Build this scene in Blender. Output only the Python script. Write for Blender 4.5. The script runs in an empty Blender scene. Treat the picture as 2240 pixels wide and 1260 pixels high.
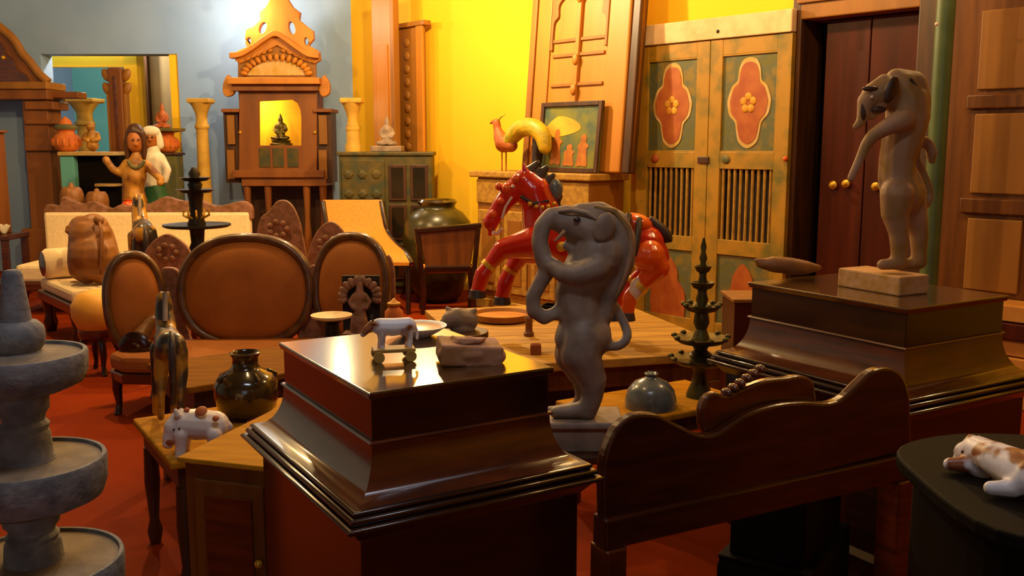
import bpy, bmesh, math, random
from mathutils import Vector, Matrix, Euler
random.seed(7)
scene = bpy.context.scene
col = scene.collection
R = math.radians
PI = math.pi

# ---------------------------------------------------------------- camera
EYE, FOC, PITCH = 1.55, 2100.0, R(8.5)
cam_d = bpy.data.cameras.new('camera')
cam_d.sensor_width = 36
cam_d.lens = 36 * FOC / 2240
cam_d.clip_end = 100
cam = bpy.data.objects.new('camera', cam_d)
cam.location = (0, 0, EYE)
cam.rotation_euler = (R(90) - PITCH, 0, 0)
col.objects.link(cam)
scene.camera = cam

# ---------------------------------------------------------------- world, exposure
w = bpy.data.worlds.new('daylight')
scene.world = w
w.use_nodes = True
w.node_tree.nodes['Background'].inputs[0].default_value = (0.78, 0.86, 1.0, 1)
w.node_tree.nodes['Background'].inputs[1].default_value = 1.2
scene.view_settings.view_transform = 'Standard'
scene.view_settings.look = 'None'
scene.view_settings.exposure = 0.0
scene.view_settings.gamma = 1.0
scene.view_settings.use_curve_mapping = False

# lamps of the shop: (x, y, z of the bulb, watts, colour, label)
WARM = (1.0, 0.64, 0.26)
LAMPS = [
    (-3.05, 11.08, 3.2, 56, (1.0, 0.86, 0.66), 'bare bulb on a cord in front of the blue wall beside the carved shrine'),
    (-0.75, 8.2, 3.4, 300, (1.0, 0.72, 0.36), 'pendant lamp hanging before the bare stretch of yellow wall'),
    (-1.85, 10.2, 3.12, 22, WARM, 'pendant lamp hanging in the corner where the blue wall meets the yellow'),
    (1.25, 6.3, 3.4, 100, WARM, 'pendant lamp hanging before the painted double doors'),
    (-2.2, 6.3, 3.4, 200, WARM, 'pendant lamp hanging over the medallion-back settee'),
    (-0.75, 3.6, 3.35, 42, WARM, 'pendant lamp hanging over the dark moulded chest'),
    (-3.9, 8.0, 3.4, 130, WARM, 'pendant lamp hanging over the cream sofa'),
    (2.5, 4.6, 3.5, 60, WARM, 'added unseen pendant fill lamp brightening the panelled door at the right'),  # added out of view to brighten the panelled door
    (-5.2, 12.75, 3.3, 150, (1.0, 0.88, 0.7), 'pendant lamp in the teal room behind the opening'),
]

# ---------------------------------------------------------------- helpers
FWD = Vector((0, math.cos(PITCH), -math.sin(PITCH)))
UPV = Vector((0, math.sin(PITCH), math.cos(PITCH)))
CAM = Vector((0, 0, EYE))
def ray(px, py):
    return Vector((1, 0, 0)) * ((px - 1120) / FOC) + UPV * ((630 - py) / FOC) + FWD
def at(px, py, Y):
    d = ray(px, py); return CAM + d * (Y / d.y)
def atz(px, py, z):
    d = ray(px, py); return CAM + d * ((z - EYE) / d.z)
def zrow(py, Y):
    d = ray(1120, py); return EYE + d.z / d.y * Y

def lin(c):
    o = []
    for v in c[:3]:
        v = v / 255.0
        o.append(v / 12.92 if v <= 0.04045 else ((v + 0.055) / 1.055) ** 2.4)
    return (*o, 1)

MATS = {}
def deep(c):
    # aged brown and orange woods hold very little blue
    if c and c[0] > c[1] > c[2] and c[2] < 0.52 * c[0]: return (c[0], c[1], c[2] * 0.6)
    return c
def mat(name, c1, c2=None, rough=0.5, scale=6.0, stretch=(1, 1, 1), bump=0.0, metal=0.0, coat=0.0, spec=0.5, detail=5.0, lo=0.35, hi=0.65, c3=None, bscale=None):
    """noise-mottled procedural material; stretch squeezes the noise along the grain"""
    c1, c2, c3 = deep(c1), deep(c2), deep(c3)
    m = bpy.data.materials.new(name); m.use_nodes = True
    nt = m.node_tree; b = nt.nodes['Principled BSDF']
    b.inputs['Roughness'].default_value = rough
    b.inputs['Metallic'].default_value = metal
    b.inputs['Coat Weight'].default_value = coat
    b.inputs['Coat Roughness'].default_value = 0.12
    b.inputs['Specular IOR Level'].default_value = spec
    tc = nt.nodes.new('ShaderNodeTexCoord'); mp = nt.nodes.new('ShaderNodeMapping')
    mp.inputs['Scale'].default_value = stretch
    nt.links.new(tc.outputs['Object'], mp.inputs['Vector'])
    nz = nt.nodes.new('ShaderNodeTexNoise'); nz.inputs['Scale'].default_value = scale; nz.inputs['Detail'].default_value = detail
    nt.links.new(mp.outputs['Vector'], nz.inputs['Vector'])
    rp = nt.nodes.new('ShaderNodeValToRGB')
    rp.color_ramp.elements[0].position = lo; rp.color_ramp.elements[1].position = hi
    rp.color_ramp.elements[0].color = lin(c1); rp.color_ramp.elements[1].color = lin(c2 or c1)
    if c3:
        e = rp.color_ramp.elements.new((lo + hi) / 2); e.color = lin(c3)
    nt.links.new(nz.outputs['Fac'], rp.inputs['Fac'])
    nt.links.new(rp.outputs['Color'], b.inputs['Base Color'])
    if bump:
        bp = nt.nodes.new('ShaderNodeBump'); bp.inputs['Strength'].default_value = bump; bp.inputs['Distance'].default_value = 0.01
        src = nz
        if bscale:
            src = nt.nodes.new('ShaderNodeTexNoise'); src.inputs['Scale'].default_value = bscale
            nt.links.new(mp.outputs['Vector'], src.inputs['Vector'])
        nt.links.new(src.outputs['Fac'], bp.inputs['Height']); nt.links.new(bp.outputs['Normal'], b.inputs['Normal'])
    MATS[name] = m
    return m
def emit(name, c, s):
    m = bpy.data.materials.new(name); m.use_nodes = True
    b = m.node_tree.nodes['Principled BSDF']
    b.inputs['Base Color'].default_value = (0.8, 0.8, 0.8, 1)
    b.inputs['Emission Color'].default_value = (*c, 1); b.inputs['Emission Strength'].default_value = s
    MATS[name] = m
    return m

def wpos(o):
    p = Vector((0, 0, 0))
    while o: p += o.location; o = o.parent
    return p

def finish(me, smooth=None):
    bm = bmesh.new(); bm.from_mesh(me)
    bmesh.ops.recalc_face_normals(bm, faces=bm.faces[:])
    bm.to_mesh(me); bm.free()
    if smooth is not None:
        me.polygons.foreach_set('use_smooth', [True] * len(me.polygons))
        me.set_sharp_from_angle(angle=R(smooth))

def tag(o, label=None, cat=None, group=None, kind=None):
    if label: o['label'] = label
    if cat: o['category'] = cat
    if group: o['group'] = group
    if kind: o['kind'] = kind
    return o
def thing(name, label, cat, loc, group=None):
    o = bpy.data.objects.new(name, None); o.empty_display_size = 0.1
    col.objects.link(o); o.location = loc
    return tag(o, label, cat, group)

class MB:
    """collects shapes in a frame M (world coordinates after M) and links them as one mesh object"""
    def __init__(s, M=None):
        s.M = M or Matrix(); s.v = []; s.f = []
    def add(s, vs, fs):
        n = len(s.v); s.v += [s.M @ Vector(v) for v in vs]; s.f += [tuple(i + n for i in f) for f in fs]; return s
    def box(s, x0, x1, y0, y1, z0, z1):
        return s.add([(x, y, z) for x in (x0, x1) for y in (y0, y1) for z in (z0, z1)],
                     [(0, 1, 3, 2), (4, 6, 7, 5), (0, 4, 5, 1), (2, 3, 7, 6), (0, 2, 6, 4), (1, 5, 7, 3)])
    def obox(s, c, size, rot=(0, 0, 0)):
        Q = Matrix.Translation(Vector(c)) @ Euler(rot).to_matrix().to_4x4(); a, b, d = [k / 2 for k in size]
        vs = [Q @ Vector((x, y, z)) for x in (-a, a) for y in (-b, b) for z in (-d, d)]
        return s.add(vs, [(0, 1, 3, 2), (4, 6, 7, 5), (0, 4, 5, 1), (2, 3, 7, 6), (0, 2, 6, 4), (1, 5, 7, 3)])
    def bar(s, p, q, wd, th=None):
        p, q = Vector(p), Vector(q); d = q - p; th = th or wd
        Q = d.to_track_quat('Z', 'Y').to_matrix().to_4x4(); Q.translation = (p + q) / 2
        a, b, l = wd / 2, th / 2, d.length / 2
        vs = [Q @ Vector((x, y, z)) for x in (-a, a) for y in (-b, b) for z in (-l, l)]
        return s.add(vs, [(0, 1, 3, 2), (4, 6, 7, 5), (0, 4, 5, 1), (2, 3, 7, 6), (0, 2, 6, 4), (1, 5, 7, 3)])
    def lathe(s, prof, c=(0, 0, 0), seg=28, sx=1, sy=1, a0=0.0):
        c = Vector(c); vs, fs = [], []
        for r, z in prof:
            for k in range(seg):
                a = a0 + 2 * PI * k / seg; vs.append(c + Vector((r * math.cos(a) * sx, r * math.sin(a) * sy, z)))
        n = len(prof)
        for i in range(n - 1):
            for k in range(seg):
                k2 = (k + 1) % seg; fs.append((i * seg + k, i * seg + k2, (i + 1) * seg + k2, (i + 1) * seg + k))
        fs.append(tuple(range(seg))); fs.append(tuple(range((n - 1) * seg, n * seg)))
        return s.add(vs, fs)
    def rings(s, rg):
        """rectangular loft: (z, x0, x1, y0, y1) from bottom to top"""
        vs, fs = [], []
        for z, x0, x1, y0, y1 in rg: vs += [(x0, y0, z), (x1, y0, z), (x1, y1, z), (x0, y1, z)]
        for i in range(len(rg) - 1):
            for k in range(4):
                k2 = (k + 1) % 4; fs.append((i * 4 + k, i * 4 + k2, i * 4 + 4 + k2, i * 4 + 4 + k))
        fs.append((0, 1, 2, 3)); n = len(rg) * 4; fs.append((n - 4, n - 3, n - 2, n - 1))
        return s.add(vs, fs)
    def prism(s, pts, y0, y1):
        """outline in the frame's XZ plane, extruded along Y"""
        n = len(pts)
        vs = [(x, y0, z) for x, z in pts] + [(x, y1, z) for x, z in pts]
        fs = [tuple(range(n)), tuple(range(2 * n - 1, n - 1, -1))] + [(i, (i + 1) % n, n + (i + 1) % n, n + i) for i in range(n)]
        return s.add(vs, fs)
    def tube(s, pts, rad, seg=8, closed=False, flat=1.0):
        pts = [Vector(p) for p in pts]; n = len(pts)
        if not isinstance(rad, (list, tuple)): rad = [rad] * n
        vs, fs = [], []; up = Vector((0, 1, 0))
        for i, p in enumerate(pts):
            if closed: t = pts[(i + 1) % n] - pts[i - 1]
            else: t = pts[min(i + 1, n - 1)] - pts[max(i - 1, 0)]
            t.normalize(); a = up - t * up.dot(t)
            if a.length < 0.05: a = Vector((1, 0, 0)) - t * t.x
            a.normalize(); b = t.cross(a)
            for k in range(seg):
                th = 2 * PI * k / seg; vs.append(p + (a * math.cos(th) * flat + b * math.sin(th)) * rad[i])
        m = n if closed else n - 1
        for i in range(m):
            j = (i + 1) % n
            for k in range(seg):
                k2 = (k + 1) % seg; fs.append((i * seg + k, i * seg + k2, j * seg + k2, j * seg + k))
        if not closed: fs.append(tuple(range(seg))); fs.append(tuple(range((n - 1) * seg, n * seg)))
        return s.add(vs, fs)
    def ell(s, c, r, rot=(0, 0, 0), seg=14, rg=9):
        if not isinstance(r, (list, tuple)): r = (r, r, r)
        Q = Matrix.Translation(Vector(c)) @ Euler(rot).to_matrix().to_4x4()
        vs = [Q @ Vector((0, 0, -r[2]))]; fs = []
        for i in range(1, rg):
            ph = -PI / 2 + PI * i / rg
            for k in range(seg):
                th = 2 * PI * k / seg
                vs.append(Q @ Vector((r[0] * math.cos(ph) * math.cos(th), r[1] * math.cos(ph) * math.sin(th), r[2] * math.sin(ph))))
        vs.append(Q @ Vector((0, 0, r[2]))); last = len(vs) - 1
        for k in range(seg):
            k2 = (k + 1) % seg
            fs.append((0, 1 + k2, 1 + k)); fs.append((last, last - seg + k, last - seg + k2))
            for i in range(rg - 2):
                a = 1 + i * seg; fs.append((a + k, a + k2, a + seg + k2, a + seg + k))
        return s.add(vs, fs)
    def chain(s, pts):
        """row of overlapping spheres and cones, pts = [(vector, radius)]; input for blob"""
        for i, (p, r) in enumerate(pts):
            s.ell(p, r, seg=12, rg=8)
            if i:
                q, r2 = pts[i - 1]; p_, q_ = Vector(p), Vector(q)
                if (p_ - q_).length > 1e-4: s.tube([q_, p_], [r2, r], seg=12)
        return s
    def mesh(s, name, off, smooth):
        me = bpy.data.meshes.new(name); me.from_pydata([v - off for v in s.v], [], s.f); finish(me, smooth); return me
    def build(s, name, m, parent=None, smooth=None, bevel=0.0, base=None, label=None, cat=None, group=None, kind=None):
        off = wpos(parent) if parent else Vector(base or (0, 0, 0))
        o = bpy.data.objects.new(name, s.mesh(name, off, smooth))
        return link(o, m, parent, off, bevel, label, cat, group, kind)
    def blob(s, name, m, parent=None, voxel=0.008, it=6, base=None, label=None, cat=None, group=None, kind=None):
        """melt the collected closed shapes into one continuous skin"""
        off = wpos(parent) if parent else Vector(base or (0, 0, 0))
        t = bpy.data.objects.new('tmp', s.mesh('tmp', off, None)); col.objects.link(t)
        rm = t.modifiers.new('r', 'REMESH'); rm.mode = 'VOXEL'; rm.voxel_size = voxel; rm.use_smooth_shade = True
        sm = t.modifiers.new('s', 'SMOOTH'); sm.factor = 0.5; sm.iterations = it
        dg = bpy.context.evaluated_depsgraph_get(); dg.update()
        me = bpy.data.meshes.new_from_object(t.evaluated_get(dg)); me.name = name
        old = t.data; bpy.data.objects.remove(t); bpy.data.meshes.remove(old)
        me.polygons.foreach_set('use_smooth', [True] * len(me.polygons))
        o = bpy.data.objects.new(name, me); me.materials.clear()
        return link(o, m, parent, off, 0, label, cat, group, kind)
def link(o, m, parent, off, bevel, label, cat, group, kind):
    col.objects.link(o); o.data.materials.append(MATS[m] if isinstance(m, str) else m)
    if parent: o.parent = parent
    else: o.location = off
    if bevel:
        b = o.modifiers.new('bevel', 'BEVEL'); b.width = bevel; b.segments = 2; b.limit_method = 'ANGLE'; b.angle_limit = R(40)
    return tag(o, label, cat, group, kind)
def frame(o, deg=0.0, tilt=0.0):
    return Matrix.Translation(Vector(o)) @ Matrix.Rotation(R(deg), 4, 'Z') @ Matrix.Rotation(R(tilt), 4, 'X')
def plate_px(outl, Y):
    """pixel outline -> XZ outline standing upright at ground distance Y"""
    return [(p.x, p.z) for p in (at(x, y, Y) for x, y in outl)]
def spline(pts, n=6, closed=False):
    """Catmull-Rom through points of any dimension"""
    P = [Vector(p) for p in pts]; out = []; m = len(P)
    rng = range(m) if closed else range(m - 1)
    for i in rng:
        p0 = P[i - 1] if (closed or i) else P[0]; p1 = P[i]; p2 = P[(i + 1) % m]
        p3 = P[(i + 2) % m] if (closed or i + 2 < m) else P[-1]
        for k in range(n):
            t = k / n
            out.append(0.5 * ((2 * p1) + (p2 - p0) * t + (2 * p0 - 5 * p1 + 4 * p2 - p3) * t * t + (3 * p1 - p0 - 3 * p2 + p3) * t ** 3))
    if not closed: out.append(P[-1])
    return out
def spl2(pts, n=5, closed=True):
    return [(p.x, p.y) for p in spline([(x, y, 0) for x, y in pts], n, closed)]
def holed(name, outer, holes, y0, y1, m, parent, bevel=0.004, M=None):
    """upright plate with holes (XZ outline), through a filled 2D curve"""
    cu = bpy.data.curves.new('tmp', 'CURVE'); cu.dimensions = '2D'; cu.fill_mode = 'BOTH'
    cu.extrude = (y1 - y0) / 2; cu.bevel_depth = bevel; cu.bevel_resolution = 1; cu.offset = -bevel
    for lp in [outer] + holes:
        sp = cu.splines.new('POLY'); sp.points.add(len(lp) - 1); sp.use_cyclic_u = True
        for q, (x, z) in zip(sp.points, lp): q.co = (x, z, 0, 1)
    t = bpy.data.objects.new('tmp', cu); col.objects.link(t)
    dg = bpy.context.evaluated_depsgraph_get(); dg.update()
    me = bpy.data.meshes.new_from_object(t.evaluated_get(dg)); me.name = name; me.materials.clear()
    bpy.data.objects.remove(t); bpy.data.curves.remove(cu)
    off = wpos(parent); M = M or Matrix()
    for v in me.vertices:
        x, z, d = v.co; v.co = M @ Vector((x, (y0 + y1) / 2 + d, z)) - off
    finish(me, 30)
    o = bpy.data.objects.new(name, me)
    return link(o, m, parent, off, 0, None, None, None, None)

# ---------------------------------------------------------------- materials
mat('blue plaster', (134, 164, 206), (146, 174, 212), rough=0.85, scale=1.5, bump=0.05, bscale=30)
mat('yellow plaster', (248, 192, 32), (252, 198, 42), rough=0.8, scale=1.2, bump=0.05, bscale=25)
mat('teal plaster', (92, 168, 165), (104, 178, 172), rough=0.85, scale=1.5)
mat('beige plaster', (150, 130, 90), (162, 142, 100), rough=0.85, scale=1.5)
mat('ceiling paint', (120, 104, 84), (132, 114, 92), rough=0.9, scale=2)
mat('red oxide floor', (122, 40, 8), (140, 49, 12), rough=0.65, scale=1.1, bump=0.03, bscale=8, spec=0.03)
mat('dark polished wood', (30, 13, 8), (50, 22, 12), rough=0.24, scale=3, stretch=(1, 1, 9), coat=0.6, spec=0.45)
mat('polished top', (58, 34, 14), (78, 46, 20), rough=0.2, scale=4, stretch=(1, 8, 1), coat=1.0)
mat('mahogany', (66, 26, 9), (98, 42, 16), rough=0.3, scale=3, stretch=(2, 2, 14), coat=0.7)
mat('dark mahogany', (50, 19, 8), (72, 29, 13), rough=0.28, scale=3, stretch=(2, 2, 14), coat=0.3)
mat('red brown wood', (112, 60, 22), (142, 82, 34), rough=0.5, scale=4, stretch=(1, 1, 0.15))
mat('orange teak', (176, 108, 40), (200, 130, 54), rough=0.5, scale=4, stretch=(1, 1, 0.12), bump=0.1)
mat('dark teak', (134, 84, 28), (158, 102, 36), rough=0.55, scale=5, stretch=(1, 1, 0.15))  # darker brown teak, the wood's own tone
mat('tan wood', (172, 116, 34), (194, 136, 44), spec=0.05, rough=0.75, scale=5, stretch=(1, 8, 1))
mat('weathered wood', (156, 112, 62), (190, 144, 84), rough=0.6, scale=4, stretch=(0.4, 6, 6), bump=0.15)
mat('brown cabinet wood', (92, 50, 20), (118, 68, 28), rough=0.38, scale=4, stretch=(5, 5, 0.4))
mat('dark brown wood', (56, 30, 16), (80, 44, 22), rough=0.45, scale=5, stretch=(4, 4, 0.5))
mat('black lacquer', (14, 9, 7), (20, 13, 9), rough=0.65, spec=0.08, scale=3)
mat('carved grey wood', (112, 74, 58), (148, 102, 80), rough=0.6, scale=20, bump=0.5)
mat('grey granite', (94, 94, 96), (128, 126, 124), rough=0.7, scale=24, bump=0.35, bscale=60)
mat('stone dust', (124, 108, 88), (146, 128, 104), rough=0.85, scale=18, bump=0.2)
mat('statue grey', (122, 102, 84), (154, 132, 110), rough=0.55, scale=14, bump=0.25)
mat('statue pale', (142, 104, 72), (166, 126, 92), rough=0.6, scale=9, bump=0.2)
mat('pale wood block', (176, 128, 84), (200, 152, 106), rough=0.7, scale=6, stretch=(1, 6, 6))
mat('cream cloth', (232, 206, 156), (244, 220, 172), rough=0.9, scale=30, bump=0.1)
mat('tan velvet', (150, 84, 16), (166, 96, 24), rough=0.75, scale=5, bump=0.05)
mat('orange leather', (222, 160, 88), (234, 176, 104), rough=0.55, scale=5)
mat('cane', (206, 126, 40), (224, 146, 54), rough=0.6, scale=60, bump=0.4)
mat('stoneware', (46, 34, 22), (66, 50, 32), rough=0.16, scale=5, coat=0.6)
mat('green stoneware', (50, 44, 22), (70, 62, 34), rough=0.3, scale=8, bump=0.2)
mat('blue grey glaze', (80, 88, 88), (106, 112, 108), rough=0.28, scale=16, coat=0.3, bump=0.1)
mat('bronze', (70, 60, 36), (98, 86, 50), rough=0.45, scale=25, metal=0.65, bump=0.2)
mat('black iron', (38, 32, 24), (52, 44, 32), rough=0.4, scale=20, metal=0.6)
mat('terracotta', (190, 94, 44), (212, 116, 62), rough=0.75, scale=10, bump=0.1)
mat('pale stone', (184, 142, 84), (204, 162, 104), rough=0.75, scale=10, bump=0.2)
mat('green patina wood', (54, 64, 40), (92, 78, 40), rough=0.55, scale=9, c3=(76, 66, 36), bump=0.25)
mat('old yellow paint', (170, 124, 34), (104, 98, 46), rough=0.55, scale=6, lo=0.45, hi=0.72, bump=0.15)
mat('old green paint', (98, 94, 50), (128, 106, 48), rough=0.6, scale=8, bump=0.15, c3=(88, 92, 62))
mat('old orange paint', (158, 72, 28), (176, 94, 42), rough=0.55, scale=9)
mat('pale paint', (206, 172, 116), (190, 150, 94), rough=0.6, scale=12)
mat('ochre paint', (214, 164, 56), (200, 130, 50), rough=0.6, scale=20)
mat('whitewash', (228, 196, 150), (206, 166, 116), rough=0.8, scale=9, lo=0.4, hi=0.8)
mat('slat brown', (150, 110, 58), (176, 132, 70), rough=0.6, scale=20)
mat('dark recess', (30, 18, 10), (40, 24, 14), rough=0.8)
mat('door red', (62, 20, 8), (82, 29, 12), rough=0.45, scale=3, stretch=(4, 4, 0.4), spec=0.2)
mat('green pole paint', (66, 82, 46), (82, 98, 56), rough=0.4, scale=5)
mat('horse red', (178, 26, 14), (206, 40, 20), rough=0.22, scale=6, coat=0.6)
mat('horse orange', (214, 72, 22), (226, 90, 34), rough=0.25, scale=6, coat=0.6)
mat('horse dark', (44, 34, 30), (66, 50, 44), rough=0.4, scale=12)
mat('horse pale', (206, 186, 168), (226, 206, 186), rough=0.4, scale=12)
mat('gilt', (204, 150, 60), (220, 170, 80), rough=0.35, scale=20, metal=0.4)
mat('white ceramic', (224, 214, 204), (236, 226, 216), rough=0.35, scale=4)
mat('spotted ceramic', (226, 216, 206), (218, 112, 50), rough=0.35, scale=7, lo=0.6, hi=0.66, detail=1)
mat('brown white paint', (226, 216, 212), (140, 74, 42), rough=0.4, scale=16, lo=0.52, hi=0.6, detail=2)
mat('plate orange', (214, 136, 70), (222, 150, 84), rough=0.3, scale=6)
mat('brick clay', (158, 106, 82), (182, 130, 104), rough=0.8, scale=16, bump=0.4)
mat('brick side', (128, 60, 36), (146, 74, 46), rough=0.8, scale=14, bump=0.2)
mat('horse wood', (190, 134, 60), (52, 46, 38), rough=0.35, scale=7, lo=0.44, hi=0.53, coat=0.2, detail=3)
mat('elephant wood', (128, 78, 46), (150, 96, 60), rough=0.5, scale=14, stretch=(1, 1, 1), bump=0.15)
mat('figure wood', (188, 132, 62), (120, 70, 34), rough=0.5, scale=9, lo=0.4, hi=0.65)
mat('figure skin', (150, 82, 44), (170, 98, 54), rough=0.5, scale=8)
mat('cloth green', (30, 82, 40), (40, 98, 50), rough=0.6, scale=10)
mat('cloth white', (230, 220, 196), (212, 200, 170), rough=0.7, scale=10)
mat('bird yellow', (214, 172, 40), (150, 142, 40), rough=0.5, scale=14)
mat('picture blue green', (70, 90, 74), (120, 118, 58), rough=0.5, scale=7, lo=0.35, hi=0.6)
mat('picture ochre', (190, 150, 56), (210, 176, 78), rough=0.5, scale=10)
mat('picture orange', (160, 90, 48), (186, 116, 66), rough=0.5, scale=14)
mat('glass dark', (30, 26, 18), (44, 38, 26), rough=0.1, scale=3, coat=0.4)
mat('book pale', (186, 120, 70), (200, 136, 84), rough=0.7, scale=9)
mat('settee wood', (74, 46, 30), (104, 68, 46), rough=0.35, scale=16, bump=0.2, coat=0.3)
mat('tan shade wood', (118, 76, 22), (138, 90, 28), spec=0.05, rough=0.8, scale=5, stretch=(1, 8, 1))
emit('tube glow', (0.8, 0.88, 1.0), 9)
emit('bulb glow', (1.0, 0.82, 0.5), 28)

# ================================================================ the setting
CX, CY = -1.92, 11.8                       # corner where the blue and the yellow wall meet
ANG = math.degrees(math.atan2(-0.743, 0.669))
MW = frame((CX, CY, 0), ANG)               # x along the yellow wall towards the door, -y out into the room
def ws(px, off=0.0, py=316):
    """distance along the yellow wall seen at column px, for something standing off metres proud of it"""
    d = ray(px, py); o = MW @ Vector((0, -off, 0)); a = MW.to_3x3() @ Vector((1, 0, 0))
    return (o.x * d.y - o.y * d.x) / (d.x * a.y - d.y * a.x)
def wz(px, py, off=0.0):
    s = ws(px, off, py); p = MW @ Vector((s, -off, 0)); return zrow(py, p.y)
def bpx(b, px0, py0, px1, py1, Y, th):
    """box whose front face fills a pixel rectangle at ground distance Y"""
    a = at(px0, (py0 + py1) / 2, Y); c = at(px1, (py0 + py1) / 2, Y)
    return b.box(a.x, c.x, Y, Y + th, zrow(py1, Y), zrow(py0, Y))
CEIL = 3.9
MB().box(-7.2, 8.5, -3.7, 16.2, -0.12, 0).build('floor', 'red oxide floor', kind='structure')
MB().box(-7.2, 8.5, -3.7, 16.2, CEIL, CEIL + 0.12).build('ceiling', 'ceiling paint', kind='structure')
oL, oR, oT = at(97, 250, CY).x, at(394, 250, CY).x, zrow(118, CY)
MB().box(-7.0, oL, CY, CY + 0.3, 0, CEIL).box(oR, CX + 0.2, CY, CY + 0.3, 0, CEIL).box(oL, oR, CY, CY + 0.3, oT, CEIL).build('wall_back', 'blue plaster', kind='structure')
MB().box(-7.2, -7.0, -3.5, 16, 0, CEIL).build('wall_left', 'blue plaster', kind='structure')
WEND = 12.6
dS0, dS1, dT = ws(1748), ws(2005), wz(1880, 28)
MB(MW).box(0, dS0, 0, 0.25, 0, CEIL).box(dS1, WEND, 0, 0.25, 0, CEIL).box(dS0, dS1, 0, 0.25, dT, CEIL).build('wall_right', 'yellow plaster', kind='structure')
e = MW @ Vector((WEND, 0, 0))
MB().box(e.x, e.x + 0.2, -3.5, e.y + 0.2, 0, CEIL).build('wall_side', 'yellow plaster', kind='structure')
# the wall behind the visitor, with a tall window that lets cool daylight in
MB().box(-7.0, -1.6, -3.7, -3.5, 0, CEIL).box(1.4, e.x + 0.2, -3.7, -3.5, 0, CEIL).box(-1.6, 1.4, -3.7, -3.5, 2.9, CEIL).box(-1.6, 1.4, -3.7, -3.5, 0, 0.8).build('wall_front', 'beige plaster', kind='structure')
wn = tag(bpy.data.objects.new('window_1', None), kind='structure'); col.objects.link(wn); wn.location = (-0.1, -3.6, 0.8)
MB().box(-1.6, 1.4, -3.66, -3.54, 0.8, 0.88).box(-1.6, 1.4, -3.66, -3.54, 2.82, 2.9).box(-1.6, -1.52, -3.66, -3.54, 0.88, 2.82).box(1.32, 1.4, -3.66, -3.54, 0.88, 2.82).build('window_frame', 'dark brown wood', wn)
for k in range(7):
    x = -1.52 + 2.84 * (k + 1) / 8
    MB().lathe([(0.012, 0.88), (0.012, 2.82)], (x, -3.6, 0), 8).build('window_bar', 'black iron', wn)
# teal room behind the opening
MB().box(-9.5, -0.5, 15.6, 15.8, 0, CEIL).build('wall_far', 'teal plaster', kind='structure')
MB().box(-2.4, -2.2, 12.1, 15.6, 0, CEIL).build('wall_far_side', 'beige plaster', kind='structure')
t = tag(bpy.data.objects.new('trim_1', None), kind='structure'); col.objects.link(t); t.location = (oL, CY + 0.45, 0)
bpx(MB(), 92, 119, 302, 146, CY + 0.55, 0.12).build('lintel', 'yellow plaster', t)
b = MB(); a = at(277, 250, CY + 0.5); c = at(305, 250, CY + 0.5)
b.box(a.x, c.x, CY + 0.5, CY + 0.75, 0, oT + 0.3).build('post', 'yellow plaster', t)
b = MB(); a = at(376, 250, CY + 0.02); c = at(395, 250, CY + 0.02)
b.box(a.x, c.x + 0.004, CY + 0.02, CY + 0.28, 0, oT).build('jamb', 'yellow plaster', t)
b = MB(); a = at(326, 250, CY + 1.3); c = at(384, 250, CY + 1.3)
b.box(a.x, c.x + 0.3, CY + 1.3, CY + 1.34, 0, oT + 0.2).build('panel', 'beige plaster', t)
b = MB(); a = at(303, 250, CY + 1.2); c = at(327, 250, CY + 1.2)
b.box(a.x, c.x, CY + 1.2, CY + 1.45, 0, oT + 0.3).build('dark_post', 'dark brown wood', t)

# brown door at the right end of the yellow wall
d1 = tag(bpy.data.objects.new('door_1', None), kind='structure'); col.objects.link(d1); d1.location = MW @ Vector(((dS0 + dS1) / 2, 0, 0))
fl = ws(1722, 0.06)
b = MB(MW); b.box(fl, dS0 + 0.012, -0.06, 0.26, 0, dT + 0.16); b.build('door_frame', 'dark brown wood', d1, bevel=0.01)
MB(MW).box(dS1 - 0.012, dS1 + 0.16, -0.06, 0.26, 0, dT + 0.16).build('door_frame', 'dark brown wood', d1, bevel=0.01)
MB(MW).box(dS0, dS1, -0.06, 0.26, dT - 0.012, dT + 0.16).build('lintel', 'dark teak', d1, bevel=0.01)
MB(MW).box(dS0 - 0.02, dS1 + 0.02, -0.085, -0.06, dT + 0.10, dT + 0.16).build('lintel_moulding', 'dark teak', d1, bevel=0.006)
MB(MW).box(dS0 - 0.2, dS1 + 0.2, 0.5, 0.56, 0, dT + 0.3).box(dS0 - 0.2, dS0 - 0.02, 0.25, 0.5, 0, dT + 0.3).box(dS1 + 0.02, dS1 + 0.2, 0.25, 0.5, 0, dT + 0.3).box(dS0 - 0.2, dS1 + 0.2, 0.25, 0.56, dT + 0.1, dT + 0.3).build('recess', 'dark recess', d1)  # added dark-coloured box keeps daylight out, so the door gap stays black
g0 = ws(1797, -0.1); gm = ws(1893, -0.1)
for x0, x1 in ((g0, gm - 0.004), (gm + 0.004, dS1 - 0.005)):
    lf = MB(MW).box(x0, x1, 0.10, 0.145, 0.02, dT - 0.02).build('door_leaf', 'door red', d1, bevel=0.006)
for px, py in ((1822, 405), (1915, 408), (1850, 402)):
    s = ws(px, -0.08, py); p = MW @ Vector((s, 0.07, 0)); z = zrow(py, p.y)
    MB(MW @ Matrix.Translation((s, 0.088, z)) @ Matrix.Rotation(R(90), 4, 'X')).lathe([(0.032, 0), (0.03, 0.012), (0.014, 0.022), (0.02, 0.035), (0.008, 0.045)], (0, 0, 0), 14).build('door_knob', 'gilt', d1, smooth=40)
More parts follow.
